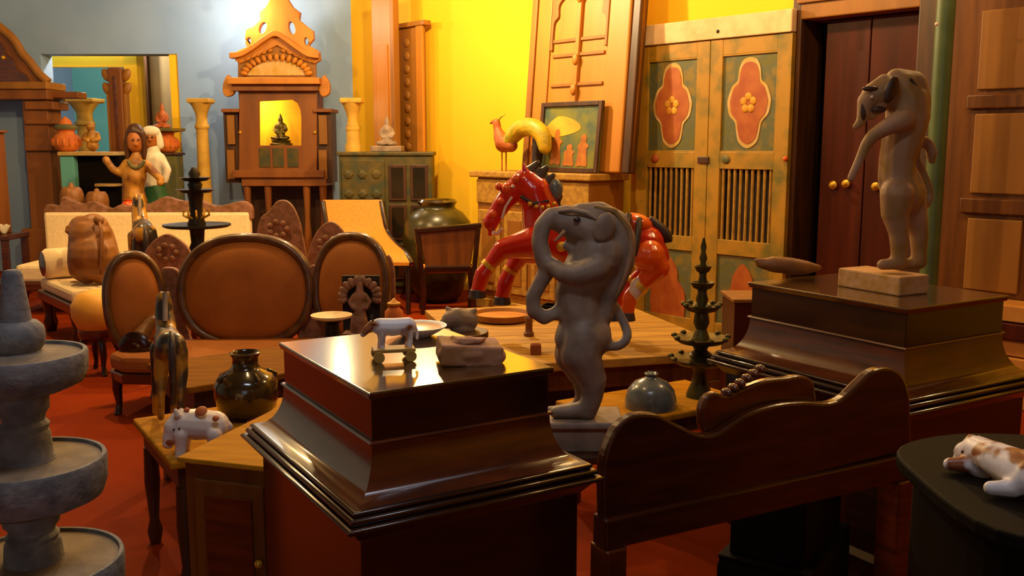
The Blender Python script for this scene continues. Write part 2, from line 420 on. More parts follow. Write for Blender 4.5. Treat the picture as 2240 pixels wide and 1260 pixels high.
# lamps
for i, (x, y, z, wt, cl, lb) in enumerate(LAMPS):
    t = thing('pendant_lamp', lb, 'lamp', (x, y, z), 'lamps of the shop')
    MB().lathe([(0.004, z + 0.1), (0.004, CEIL)], (x, y, 0), 6).build('cord', 'black iron', t)
    MB().lathe([(0.012, z + 0.04), (0.03, z + 0.055), (0.028, z + 0.11), (0.01, z + 0.13)], (x, y, 0), 14).build('lamp_holder', 'black iron', t, smooth=40)
    MB().lathe([(0.005, z - 0.055), (0.03, z - 0.045), (0.042, z - 0.015), (0.036, z + 0.015), (0.014, z + 0.045)], (x, y, 0), 16).build('bulb', 'bulb glow', t, smooth=60)
    ld = bpy.data.lights.new('lamp_light', 'POINT'); ld.energy = wt; ld.color = cl; ld.shadow_soft_size = 0.05
    lo = bpy.data.objects.new('lamp_light', ld); col.objects.link(lo); lo.location = (0, 0, -0.13); lo.parent = t

# cool tube light on the ceiling over the foreground
t = thing('tube_light', 'cool white tube light on the ceiling above the foreground chests', 'lamp', (-0.1, 1.35, CEIL - 0.1))
MB().box(-0.72, 0.52, 1.32, 1.38, CEIL - 0.05, CEIL).build('housing', 'white ceramic', t, bevel=0.005)
MB(Matrix.Translation((-0.1, 1.35, CEIL - 0.08)) @ Matrix.Rotation(R(90), 4, 'Y')).lathe([(0.02, -0.6), (0.02, 0.6)], (0, 0, 0), 12).build('tube', 'tube glow', t, smooth=60)
ld = bpy.data.lights.new('tube_lamp', 'AREA'); ld.shape = 'RECTANGLE'; ld.size = 1.2; ld.size_y = 0.06; ld.energy = 24; ld.color = (0.78, 0.86, 1.0)
lo = bpy.data.objects.new('tube_lamp', ld); col.objects.link(lo); lo.parent = t; lo.location = (0, 0, -0.02)

# ================================================================ foreground furniture
def moulded(name, label, cat, corner, deg, lx, ly, top, k, plinth=True):
    """dark case piece with a raised block on a cove and stepped moulding; corner = near corner of the block"""
    M = frame((corner[0], corner[1], 0), deg)
    base = M @ Vector((lx / 2, ly / 2, 0)); t = thing(name, label, cat, base)
    def rg(prof): return [(z, -o, lx + o, -o, ly + o) for z, o in prof]
    h = lambda dz: top - dz * k
    MB(M).rings(rg([(h(0.016), 0.006 * k), (h(0.004), 0.010 * k), (top, 0.008 * k)])).build('top_board', 'polished top', t, bevel=0.002)
    MB(M).rings(rg([(h(0.105), 0), (h(0.016), 0)])).build('block', 'dark polished wood', t, bevel=0.002)
    MB(M).rings(rg([(h(0.112), 0.006 * k), (h(0.109), 0.009 * k), (h(0.105), 0.006 * k)])).build('fillet', 'mahogany', t)
    cove = [(0.112, 0.002)]
    for i in range(1, 11):
        a = PI / 2 * i / 10; cove.append((0.112 + 0.108 * math.sin(a), 0.002 + 0.062 * (1 - math.cos(a))))
    MB(M).rings(rg([(h(dz), o * k) for dz, o in reversed(cove)])).build('cove', 'mahogany', t, smooth=50)
    for z0, z1, o in ((0.220, 0.232, 0.070), (0.232, 0.248, 0.079), (0.248, 0.262, 0.090)):
        m = (z0 + z1) / 2
        r_ = (z1 - z0) / 2
        MB(M).rings(rg([(h(m + r_ * math.cos(a)), (o - 0.005 + 0.009 * math.sin(a)) * k) for a in [PI * i / 8 for i in range(9)]])).build('moulding', 'dark polished wood', t, smooth=50)
    MB(M).rings(rg([(h(0.29), 0.055 * k), (h(0.262), 0.078 * k)])).build('under_moulding', 'dark polished wood', t)
    o = 0.05 * k
    MB(M).box(-o, lx + o, -o, ly + o, 0.12, h(0.29)).build('body', 'dark polished wood', t, bevel=0.003)
    MB(M).rings([(0, -o - 0.03, lx + o + 0.03, -o - 0.03, ly + o + 0.03), (0.1, -o - 0.03, lx + o + 0.03, -o - 0.03, ly + o + 0.03), (0.12, -o - 0.005, lx + o + 0.005, -o - 0.005, ly + o + 0.005)]).build('plinth', 'dark polished wood', t, bevel=0.003)
    return t, M
AX = 31.0
c1 = atz(812, 857, 1.05)
chest, MC1 = moulded('moulded_chest', 'dark polished chest with stepped moulding carrying the plate and painted cow', 'chest', c1, AX, 0.433, 0.575, 1.05, 1.0)
c2 = atz(1985, 674, 1.0)
ped, MC2 = moulded('moulded_chest', 'dark polished chest with stepped moulding carrying the statue on a pale block', 'chest', c2, AX, 0.553, 0.725, 1.0, 1.3)

# small brown cabinet tucked beside the chest
p = atz(386, 1000, 0.68); q = atz(625, 882, 0.68); r = atz(565, 1047, 0.68)
v = (q - p).normalized(); M = Matrix.Translation((p.x, p.y, 0)) @ Matrix.Rotation(math.atan2(-v.x, v.y), 4, 'Z')
cl, cd = 0.30, (q - p).length
t = thing('side_cabinet', 'small brown wooden cabinet with a tan top tucked left of the dark chest', 'cabinet', M @ Vector((cl / 2, cd / 2, 0)))
MB(M).box(0, cl, 0, cd, 0.665, 0.68).build('top_board', 'tan wood', t, bevel=0.003)
MB(M).box(0.015, cl - 0.01, 0.015, cd - 0.015, 0.06, 0.665).build('body', 'brown cabinet wood', t, bevel=0.003)
dr = MB(M).box(0.05, cl - 0.03, 0.004, 0.015, 0.12, 0.62).build('door', 'brown cabinet wood', t, bevel=0.003)
MB(M).box(0.085, cl - 0.065, -0.002, 0.004, 0.16, 0.58).build('panel', 'mahogany', dr, bevel=0.002)
MB(M).ell((cl - 0.045, -0.008, 0.4), 0.012).build('knob', 'gilt', dr, smooth=60)
MB(M).box(0.005, cl, 0.005, cd - 0.005, 0, 0.06).build('plinth', 'brown cabinet wood', t, bevel=0.003)

# tiered granite lamp, far left foreground
YL = 2.0; ax = at(42, 800, YL); P2 = YL / FOC * 1.0
def L(r, y): return (r * P2, zrow(y, YL))
t = thing('stone_lamp', 'tall tiered grey stone oil lamp at the left edge of the foreground', 'stone lamp', (ax.x, YL, 0))
cx = (ax.x, YL, 0)
MB().lathe([L(35, 712), L(33, 700), L(27, 650), L(21, 600), L(17, 592), L(10, 590)], cx, 24).build('finial', 'grey granite', t, smooth=50)
MB().lathe([L(46, 792), L(54, 784), L(54, 772), L(48, 766), L(55, 756), L(59, 738), L(56, 716), L(44, 704), L(30, 700)], cx, 36).build('bulb', 'grey granite', t, smooth=50)
def bowl(rr, ytop, h, ri):
    o = MB().lathe([L(ri, ytop + h + 6), L(rr * 0.66, ytop + h * 0.92), L(rr - 12, ytop + h * 0.74), L(rr - 2, ytop + h * 0.5), L(rr, ytop + 5), L(rr - 3, ytop - 1), L(rr - 11, ytop - 1), L(rr - 13, ytop + 8)], cx, 48).build('dish', 'grey granite', t, smooth=45)
    MB().lathe([L(rr - 13.5, ytop + 12), L(rr - 13.5, ytop + 6), L(ri + 14, ytop + 4), L(ri + 4, ytop - 2)], cx, 48).build('dish_floor', 'stone dust', o, smooth=40)
bowl(144, 772, 88, 50)
bowl(170, 1004, 110, 54)
bowl(194, 1224, 125, 58)
def stem(y0, y1, r0, r1):
    h = y1 - y0
    MB().lathe([L(r1 + 4, y1), L(r1 + 5, y1 - h * 0.08), L(r1, y1 - h * 0.12), L(r1 - 4, y1 - h * 0.45), L(r0 - 2, y1 - h * 0.5), L(r0 + 2, y1 - h * 0.58), L(r0 - 7, y1 - h * 0.64), L(r0 - 5, y1 - h * 0.72), L(r0 + 4, y1 - h * 0.8), L(r0 + 5, y0)], cx, 36).build('stem', 'grey granite', t, smooth=40)
stem(864, 1016, 52, 58)
stem(1118, 1238, 56, 64)
zb = zrow(1352, YL)
MB().lathe([(0.17, 0), (0.17, 0.06), (0.12, 0.09), (0.08, 0.14), (0.06, zb * 0.6), (0.09, zb * 0.7), (0.06, zb)], cx, 36).build('foot', 'grey granite', t, smooth=40)

# wavy-backed bench between the two chests
A = at(1322, 1000, 2.26); B = at(1996, 900, 2.78)
dirv = (B - A).to_2d(); LB = dirv.length; M = Matrix.Translation((A.x, A.y, 0)) @ Matrix.Rotation(math.atan2(dirv.y, dirv.x), 4, 'Z')
def onb(px, py):
    d = ray(px, py); n = Vector((-dirv.y, dirv.x)).normalized(); k = n.dot(A.to_2d()) / n.dot(d.to_2d()); P = CAM + d * k
    return ((P.to_2d() - A.to_2d()).dot(dirv.normalized()), P.z)
t = thing('headboard', 'dark wavy-topped carved headboard standing between the two dark chests', 'headboard', M @ Vector((LB / 2, 0.02, 0)))
top = spl2([onb(*q) for q in [(1318, 1040), (1328, 985), (1352, 935), (1392, 908), (1440, 908), (1485, 930), (1535, 951), (1570, 948), (1600, 930), (1640, 905), (1700, 886), (1760, 880), (1815, 882), (1850, 868), (1885, 835), (1915, 810), (1950, 806), (1978, 826), (1992, 870)]], 4, False)
bot = [onb(1994, 985), onb(1320, 1155)]
MB(M).prism(top + bot, 0.0, 0.035).build('back_board', 'dark mahogany', t, bevel=0.008)
x0, z0 = onb(1318, 1150); x1, z1 = onb(1992, 985)
zr = (z0 + z1) / 2
MB(M).box(-0.0, LB, -0.012, 0.05, zr - 0.075, zr + 0.005).build('rail', 'dark mahogany', t, bevel=0.006)
for x in (0.03, LB - 0.03):
    MB(M).box(x - 0.03, x + 0.03, -0.02, 0.06, 0, zr - 0.075).build('leg', 'mahogany', t, bevel=0.005)
    MB(M).box(x - 0.04, x + 0.04, -0.09, 0.13, 0, 0.05).build('foot', 'mahogany', t, bevel=0.008)
# second scrolled board behind it: a cradle-like arm rest
A2 = at(1570, 900, 2.72)
s0 = [onb(*q) for q in [(1562, 952), (1558, 905), (1572, 872), (1596, 868), (1620, 880)]]
YA = 0.037
ar = spl2([onb(*q) for q in [(1566, 960), (1556, 915), (1566, 880), (1588, 866), (1612, 872), (1650, 856), (1700, 838), (1745, 833), (1775, 828), (1800, 838), (1806, 862), (1800, 900), (1700, 960), (1620, 975)]], 4, True)
MB(M).prism(ar, YA + 0.0, YA + 0.03).build('arm_board', 'mahogany', t, bevel=0.008)
for i in range(6):
    px, py = 1618 + i * 15, 868 - i * 10.5
    x, z = onb(px, py); MB(M).ell((x, YA + 0.015, z), (0.012, 0.02, 0.012)).build('bead', 'mahogany', t, smooth=60)
# black chest seen under the bench
p = atz(1568, 1212, 0.24)
M = frame((p.x, p.y, 0), -33)
t = thing('black_chest', 'black lacquered low chest with a stepped base behind the wavy headboard', 'chest', M @ Vector((0.15, 0.25, 0)))
MB(M).rings([(0.0, 0, 0.3, 0, 0.5), (0.2, 0, 0.3, 0, 0.5), (0.22, 0.005, 0.295, 0.005, 0.495), (0.24, 0.0, 0.3, 0.0, 0.5)]).build('base', 'black lacquer', t, bevel=0.006)
MB(M).box(0.03, 0.27, 0.03, 0.47, 0.24, 0.52).build('body', 'black lacquer', t, bevel=0.006)
MB(M).box(0.02, 0.28, 0.02, 0.48, 0.52, 0.55).build('lid', 'black lacquer', t, bevel=0.006)
# black round-cornered table at the lower right with a carved lion on it
p = at(2250, 1045, 1.95)
TZ = 0.875
t = thing('black_table', 'black table at the lower right corner carrying the white carved animal', 'table', (1.12, 1.87, 0))
o = spl2([(0.86, 1.62), (0.835, 1.9), (0.88, 2.10), (1.1, 2.2), (1.38, 2.1), (1.42, 1.8), (1.3, 1.6), (1.05, 1.55)], 5)
b = MB(); n = len(o)
b.add([(x, y, TZ - 0.03) for x, y in o] + [(x, y, TZ) for x, y in o], [tuple(range(n)), tuple(range(n, 2 * n))] + [(i, (i + 1) % n, n + (i + 1) % n, n + i) for i in range(n)])
b.build('table_top', 'black lacquer', t, bevel=0.006)
b = MB(); o2 = [(1.12 + (x - 1.12) * 0.88, 1.87 + (y - 1.87) * 0.88) for x, y in o]
b.add([(x, y, 0.0) for x, y in o2] + [(x, y, TZ - 0.03) for x, y in o2], [tuple(range(n)), tuple(range(n, 2 * n))] + [(i, (i + 1) % n, n + (i + 1) % n, n + i) for i in range(n)])
b.build('apron', 'black lacquer', t, bevel=0.006)

# ================================================================ things on the chests
# painted cow on a wheeled board
cz = 1.051
def onc(px, py, dy=0.0, Y=2.09): return at(px, py, Y + dy)
p = atz(862, 790, 1.05); Yc = p.y
Pc = lambda px, py, dy=0.0: at(px, py, Yc + dy)
t = thing('toy_cow', 'small white and brown painted wooden cow standing on a wheeled board', 'figurine', (p.x, Yc, 1.05))
bd = frame((p.x, Yc, 1.05), 14)
MB(bd).box(-0.048, 0.05, -0.012, 0.04, 0.022, 0.03).build('board', 'weathered wood', t, bevel=0.002)
for x in (-0.036, 0.038):
    for y in (-0.015, 0.043):
        MB(bd @ Matrix.Translation((x, y, 0.013)) @ Matrix.Rotation(R(90), 4, 'X')).lathe([(0.013, -0.004), (0.013, 0.004)], (0, 0, 0), 14).build('wheel', 'weathered wood', t, bevel=0.001)
b = MB(bd); Z = 0.03
b.chain([((0.036, 0.014, Z + 0.05), 0.020), ((0.0, 0.014, Z + 0.048), 0.0215), ((-0.03, 0.014, Z + 0.051), 0.020), ((-0.046, 0.012, Z + 0.056), 0.012), ((-0.06, 0.008, Z + 0.046), 0.0095), ((-0.070, 0.006, Z + 0.036), 0.007)])
for x, y in ((0.038, 0.005), (0.034, 0.025), (-0.026, 0.005), (-0.03, 0.025)):
    b.chain([((x, y, Z + 0.04), 0.009), ((x + 0.002, y, Z + 0.02), 0.006), ((x, y, Z), 0.006)])
b.chain([((0.05, 0.014, Z + 0.055), 0.004), ((0.058, 0.014, Z + 0.035), 0.003), ((0.057, 0.014, Z + 0.018), 0.004)])
b.chain([((-0.046, 0.0, Z + 0.062), 0.004), ((-0.046, -0.008, Z + 0.064), 0.003)]).chain([((-0.046, 0.024, Z + 0.062), 0.004), ((-0.046, 0.03, Z + 0.064), 0.003)])
b.blob('body', 'brown white paint', t, voxel=0.0022, it=4)
for y in (0.004, 0.02):
    MB(bd).tube([(-0.045, y, Z + 0.064), (-0.05, y - 0.001, Z + 0.074), (-0.046, y, Z + 0.08)], [0.003, 0.002, 0.001], 6).build('horn', 'horse dark', t, smooth=60)
# plate
p = atz(912, 735, 1.05)
t = thing('plate', 'round white plate with an orange centre behind the painted cow', 'plate', (p.x, p.y, 1.05))
q = (p.x, p.y, 1.05)
MB().lathe([(0.035, 0), (0.04, 0.003), (0.06, 0.014), (0.078, 0.026), (0.079, 0.029), (0.075, 0.029), (0.056, 0.0175), (0.035, 0.014)], q, 40).build('rim', 'white ceramic', t, smooth=50)
MB().lathe([(0.035, 0.0142), (0.064, 0.0245), (0.0645, 0.0252), (0.035, 0.017)], q, 40).build('centre', 'plate orange', t, smooth=50)
# brick fragment with relief
p = atz(1025, 800, 1.05)
M = frame((p.x, p.y + 0.035, 1.05), 12) @ Matrix.Scale(1.2, 4)
t = thing('relief_brick', 'rough terracotta brick fragment with a worn relief on its top', 'brick', (p.x, p.y, 1.05))
out = [(-0.07, 0.0), (-0.055, -0.004), (0.0, 0.006), (0.02, -0.002), (0.055, 0.004), (0.065, 0.02), (0.06, 0.042), (0.04, 0.048), (0.0, 0.04), (-0.04, 0.05), (-0.068, 0.046), (-0.076, 0.025)]
b = MB(M); b.ell((0, 0, 0.022), (0.06, 0.045, 0.022)); b.obox((0, 0.002, 0.021), (0.118, 0.084, 0.04), (0.05, 0.08, 0.0)); b.ell((0.052, -0.012, 0.014), (0.018, 0.03, 0.016)).ell((-0.045, -0.02, 0.02), (0.02, 0.02, 0.02))
b.blob('body', 'brick clay', t, voxel=0.004, it=3)
b = MB(M); b.ell((-0.005, 0.0, 0.043), (0.032, 0.03, 0.004)).ell((0.0, 0.014, 0.044), (0.014, 0.012, 0.005)).tube([(-0.03, 0.02, 0.046), (-0.02, -0.02, 0.048), (0.015, -0.025, 0.046), (0.03, 0.0, 0.045)], 0.005, 8).tube([(-0.012, -0.005, 0.045), (0.012, -0.008, 0.045)], 0.005, 8)
b.blob('relief', 'brick clay', t, voxel=0.003, it=2)

# ---------------------------------------------------------------- standing figure statues
def fig(Y):
    k = Y / FOC
    return (lambda px, py, dy=0.0: at(px, py, Y + dy)), k
# centre: grey stone figure of a rearing trunked beast
YS = 3.2; P, k = fig(YS)
bz = zrow(908, YS); bx = P(1275, 908).x
t = thing('beast_statue', 'grey stone statue of an upright long-trunked beast with a looping tail', 'statue', (bx, YS, bz - 0.1))
MB().rings([(bz - 0.105, P(1188, 950).x, P(1352, 950).x, YS - 0.09, YS + 0.11), (bz - 0.03, P(1188, 950).x, P(1352, 950).x, YS - 0.09, YS + 0.11), (bz - 0.02, P(1180, 950).x, P(1362, 950).x, YS - 0.1, YS + 0.12), (bz, P(1184, 950).x, P(1360, 950).x, YS - 0.095, YS + 0.115)]).build('base', 'statue grey', t, bevel=0.006)
b = MB()
C = lambda pts: b.chain([(P(x, y, d), r * k) for x, y, d, r in pts])
for dy in (-0.035, 0.045):
    x = 0 if dy < 0 else -14
    C([(1278 + x, 735, dy, 46), (1270 + x, 775, dy * 1.1, 46), (1296 + x, 830, dy, 32), (1296 + x, 865, dy, 25), (1284 + x, 900, dy, 23)])
    C([(1286 + x, 895, dy, 22), (1250 + x, 900, dy, 18), (1215 + x, 902, dy, 14)])
C([(1285, 735, 0, 55), (1268, 690, 0, 50), (1262, 640, 0, 50), (1285, 595, 0, 56), (1310, 555, 0, 60)])
C([(1255, 740, 0, 44), (1272, 700, 0, 46)])
# domed head and humped mane
C([(1300, 500, 0, 50), (1268, 492, 0, 42), (1232, 484, 0, 30)])
C([(1270, 470, 0, 26), (1310, 470, 0, 30), (1345, 490, 0, 32), (1362, 525, 0, 30), (1362, 570, 0, 28), (1345, 615, 0, 26), (1328, 650, 0, 24), (1318, 690, 0, 24)])
# trunk out over the brow and down to the hand, then a hanging curl
C([(1240, 472, 0, 24), (1205, 474, -0.01, 20), (1186, 495, -0.015, 19), (1180, 530, -0.02, 19), (1188, 562, -0.02, 20), (1198, 590, -0.02, 20), (1180, 622, -0.02, 17), (1165, 650, -0.02, 17), (1168, 680, -0.02, 17), (1190, 695, -0.02, 16), (1215, 685, -0.02, 14), (1222, 672, -0.02, 11)])
# lower jaw
C([(1290, 540, 0, 28), (1262, 545, 0, 18), (1240, 538, 0, 11)])
# arms reaching forward to the trunk
for dy in (-0.07, 0.06):
    C([(1305, 585, dy, 30), (1270, 600, dy * 1.15, 25), (1232, 598, dy, 21), (1200, 575, dy * 0.5, 17), (1190, 560, dy * 0.3, 14)])
# tail
tl = spline([(1325, 640, 0.03), (1342, 665, 0.03), (1364, 705, 0.02), (1372, 735, 0.0), (1356, 755, -0.01), (1325, 757, -0.02), (1308, 745, -0.03)], 4)
C([(v.x, v.y, v.z, 11) for v in tl])
b.blob('body', 'statue grey', t, voxel=0.0065, it=5)
for dy in (-0.075, 0.075):
    MB().ell(P(1322, 498, dy * 0.95), (24 * k, 0.016, 34 * k), (0, 0.35, 0.2 if dy < 0 else -0.2)).build('ear', 'statue grey', t, smooth=60)
for dy in (-0.052,):
    MB().ell(P(1262, 480, dy - 0.012), (8 * k, 6 * k, 6 * k)).build('eye', 'horse dark', t, smooth=60)
MB().tube([P(*q) for q in [(1236, 505, -0.055), (1222, 520, -0.06), (1212, 528, -0.06)]], [0.008, 0.006, 0.002], 8).build('tusk', 'statue pale', t, smooth=60)
MB().tube([P(*q) for q in [(1222, 462, -0.035), (1252, 460, -0.05), (1282, 466, -0.06), (1304, 480, -0.065)]], [0.006, 0.008, 0.008, 0.005], 8).build('brow_ridge', 'statue grey', t, smooth=60)
b = MB(); b.tube([P(*q) for q in [(1300, 452, -0.03), (1345, 462, -0.035), (1375, 500, -0.035), (1382, 545, -0.035), (1368, 600, -0.03), (1346, 650, -0.025)]], [0.008, 0.011, 0.012, 0.012, 0.010, 0.006], 8)
b.build('mane_ridge', 'statue pale', t, smooth=60)

# right: pale beast on a wooden block
YS = 3.52; P, k = fig(YS)
Q0 = atz(1975, 648, 1.0)
M = frame((Q0.x, Q0.y, 1.0), 27)
t = thing('beast_statue', 'pale upright trunked beast statue seen from behind on a wooden block', 'statue', (Q0.x, Q0.y + 0.12, 1.0))
MB(M).box(-0.02, 0.135, 0.0, 0.30, 0.0, 0.072).build('block', 'pale wood block', t, bevel=0.006)
YS = Q0.y + 0.16; P, k = fig(YS)
b = MB()
C = lambda pts: b.chain([(P(x, y, d), r * k) for x, y, d, r in pts])
for x, dy in ((0, -0.045), (44, 0.03)):
    C([(1962 + x * 0.6, 425, dy, 36), (1958 + x * 0.9, 465, dy, 30), (1966 + x, 510, dy, 21), (1966 + x, 548, dy, 17), (1966 + x, 572, dy, 18)])
    C([(1964 + x, 576, dy, 14), (1930 + x, 579, dy, 12)])
C([(1972, 428, 0, 44), (1962, 390, 0, 40), (1962, 350, 0, 38), (1974, 305, 0, 44), (1984, 260, 0, 45), (1984, 220, 0, 44), (1972, 192, 0, 38)])
C([(1962, 176, 0, 26), (1998, 184, 0, 28), (2014, 215, 0, 22), (2018, 255, 0, 17), (2010, 292, 0, 14), (1996, 320, 0, 12)])
C([(1940, 200, -0.02, 32), (1912, 206, -0.02, 26), (1896, 222, -0.02, 20), (1890, 246, -0.02, 15), (1884, 266, -0.02, 11), (1872, 278, -0.02, 8)])
C([(1925, 230, -0.02, 18), (1908, 252, -0.02, 11)])
C([(1935, 180, -0.02, 18), (1915, 188, -0.02, 13), (1900, 198, -0.02, 9)])
for dy in (-0.075, 0.06):
    C([(1975, 262, dy, 25), (1940, 278, dy * 1.1, 18), (1908, 298, dy, 14), (1894, 318, dy, 12), (1880, 350, dy, 10), (1866, 380, dy, 9), (1862, 390, dy, 9)])
tl = spline([(1990, 470, 0.03), (2022, 452, 0.04), (2034, 425, 0.05), (2022, 385, 0.05), (2004, 350, 0.05), (2004, 320, 0.05), (2020, 308, 0.05), (2036, 325, 0.05), (2038, 350, 0.05)], 4)
C([(v.x, v.y, v.z, 9 + 3 * (v.y < 340)) for v in tl])
b.blob('body', 'statue pale', t, voxel=0.006, it=4)
for dy in (-0.085, 0.06):
    MB().ell(P(1950, 196, dy), (15 * k, 0.012, 30 * k), (0, 0.35, 0.2 if dy < 0 else -0.2)).build('ear', 'dark brown wood', t, smooth=60)
for nm, x, y, d, rx, rz in (('brow', 1904, 194, -0.056, 18, 6), ('cheek', 1922, 240, -0.046, 16, 8), ('muzzle', 1890, 238, -0.036, 8, 26)):
    MB().ell(P(x, y, d), (rx * k, 0.010, rz * k)).build(nm, 'dark brown wood', t, smooth=60)
MB().ell(P(1908, 212, -0.062), 0.006).build('eye', 'horse pale', t, smooth=60)
b = MB(); b.tube([P(*q) for q in [(1990, 172, -0.055), (2012, 200, -0.05), (2020, 240, -0.045), (2012, 285, -0.035), (1998, 318, -0.03)]], [0.008] * 5, 8)
b.build('mane_ridge', 'horse dark', t, smooth=60)
# driftwood log on the far end of that chest
b = MB(); p = atz(1662, 588, 1.0)
pts = [(1662, 578), (1690, 578), (1730, 582), (1765, 585), (1790, 586)]
Yd = 3.95
b.chain([(at(x, y, Yd), r * Yd / FOC) for (x, y), r in zip(pts, (9, 18, 19, 15, 8))])
b.chain([(at(1655, 570, Yd), 0.012), (at(1685, 576, Yd), 0.022)])
lo = b.blob('driftwood', 'elephant wood', voxel=0.008, it=3, base=(at(1725, 590, Yd).x, Yd, 1.0), label='short gnarled dark log lying on the far end of the right chest', cat='log')
# white carved animal on the black table
YA = 1.9; P, k = fig(YA)
def A3(x, y, z): return Vector((x, y, z))
t = thing('carved_animal', 'white and red-brown carved animal lying on the black table', 'figurine', (1.08, YA, 0.875))
b = MB()
h = at(2110, 985, 1.95); 
b.chain([(at(2112, 990, 1.95), 0.024), (at(2140, 985, 1.92), 0.03), (at(2180, 1005, 1.86), 0.036), (at(2235, 1030, 1.80), 0.042), (at(2290, 1055, 1.74), 0.04)])
b.chain([(at(2100, 1005, 1.95), 0.014), (at(2090, 1012, 1.96), 0.012)])
for px, Y in ((2150, 1.9), (2250, 1.76)):
    p = at(px, 1030, Y); b.chain([(p, 0.02), ((p.x - 0.02, p.y + 0.01, 0.896), 0.018), ((p.x - 0.06, p.y + 0.02, 0.893), 0.014)])
    b.chain([((p.x + 0.03, p.y + 0.07, p.z), 0.02), ((p.x, p.y + 0.08, 0.894), 0.015)])
b.chain([(at(2118, 965, 1.94), 0.01), (at(2124, 952, 1.94), 0.006)]).chain([(at(2138, 966, 1.98), 0.01), (at(2143, 955, 1.98), 0.006)])
b.blob('body', 'brown white paint', t, voxel=0.005, it=4)
for px, py, Y in ((2108, 988, 1.925), (2122, 996, 1.925)):
    MB().ell(at(px, py, Y), 0.005).build('eye', 'horse dark', t, smooth=60)

# ================================================================ middle of the room
# low board table with the near wooden horse, the jar and the pig
TB = 0.5
Lp, Fp = atz(290, 915, TB), atz(372, 1012, TB)
v = (Fp - Lp).normalized(); M = Matrix.Translation((Lp.x, Lp.y, 0)) @ Matrix.Rotation(math.atan2(v.y, v.x), 4, 'Z')
wl = (Fp - Lp).length
t = thing('low_table', 'low tan wooden table carrying the striped horse, the brown jar and the pig', 'table', M @ Vector((wl / 2, 0.3, 0)))
MB(M).box(0, wl, 0, 0.6, TB - 0.03, TB).build('table_top', 'tan wood', t, bevel=0.008)
MB(M).box(0.03, wl - 0.03, 0.03, 0.57, TB - 0.11, TB - 0.03).build('apron', 'dark brown wood', t, bevel=0.004)
for x in (0.05, wl - 0.05):
    for y in (0.05, 0.55):
        MB(M).lathe([(0.02, 0), (0.03, 0.05), (0.018, 0.1), (0.03, 0.25), (0.026, TB - 0.11)], (x, y, 0), 12).build('leg', 'dark brown wood', t, smooth=50)

def rear_horse(name, label, YH, foot, rows, m, lean=0.0, k2=1.0):
    """wooden horse seen from behind: rows = rump, neck and feet in pixels"""
    P, k = fig(YH); cxp, rump, half, necktop, neckx, feet = rows
    t = thing(name, label, 'figurine', (at(cxp, feet, YH).x, YH, zrow(feet, YH)))
    b = MB(); C = lambda pts: b.chain([(P(x, y, d), r * k) for x, y, d, r in pts])
    hgt = feet - rump
    C([(cxp, rump + half * 0.9, 0.0, half * 0.86), (cxp - half * 0.1, rump + half * 0.75, 0.07 * k2, half * 0.8), (cxp - half * 0.2, rump + half * 0.5, 0.17 * k2, half * 0.78), (neckx + half * 0.1, rump + half * 0.15, 0.24 * k2, half * 0.62), (neckx, necktop + half * 1.3, 0.28 * k2, half * 0.56), (neckx - half * 0.05, necktop + half * 0.45, 0.29 * k2, half * 0.46), (neckx - half * 0.1, necktop + half * 0.6, 0.34 * k2, half * 0.3), (neckx - half * 0.15, necktop + half * 1.1, 0.39 * k2, half * 0.24)])
    for sx in (-1, 1):
        C([(cxp + sx * half * 0.45, rump + half * 1.2, 0.0, half * 0.5), (cxp + sx * half * 0.55, rump + hgt * 0.5, 0.0, half * 0.4), (cxp + sx * half * 0.52, rump + hgt * 0.75, -0.02 * k2, half * 0.2), (cxp + sx * half * 0.55, feet - half * 0.24, -0.01 * k2, half * 0.22)])
        C([(neckx + sx * half * 0.45, rump + half * 1.0, 0.2 * k2, half * 0.4), (neckx + sx * half * 0.5, rump + hgt * 0.55, 0.2 * k2, half * 0.25), (neckx + sx * half * 0.5, feet - hgt * 0.1, 0.2 * k2, half * 0.2)])
        C([(neckx + sx * half * 0.2, necktop + half * 0.3, 0.29 * k2, half * 0.14), (neckx + sx * half * 0.26, necktop, 0.29 * k2, half * 0.06)])
    b.blob('body', m, t, voxel=max(0.006, half * k * 0.11), it=5)
    tp = spline([(cxp, rump + half * 0.1, -0.02), (cxp + half * 0.05, rump + half * 0.9, -half * k - 0.005), (cxp + half * 0.1, rump + hgt * 0.5, -half * k - 0.01), (cxp + half * 0.08, rump + hgt * 0.8, -half * k * 0.8)], 4)
    MB().tube([P(q.x, q.y, q.z) for q in tp], [half * k * (0.1 + 0.12 * math.sin(PI * i / len(tp))) for i in range(len(tp))], 8).build('tail', 'horse dark', t, smooth=60)
    MB().tube([P(neckx + half * 0.03, y, d) for y, d in ((necktop + half * 0.1, 0.28 * k2), (necktop + half * 0.9, 0.255 * k2), (necktop + half * 1.7, 0.225 * k2))], [half * k * 0.16] * 3, 8).build('mane', 'statue grey', t, smooth=60)
    return t
rear_horse('wooden_horse', 'striped wooden horse seen from behind on the low tan table', 3.42, None, (374, 722, 40, 636, 360, 922), 'horse wood')
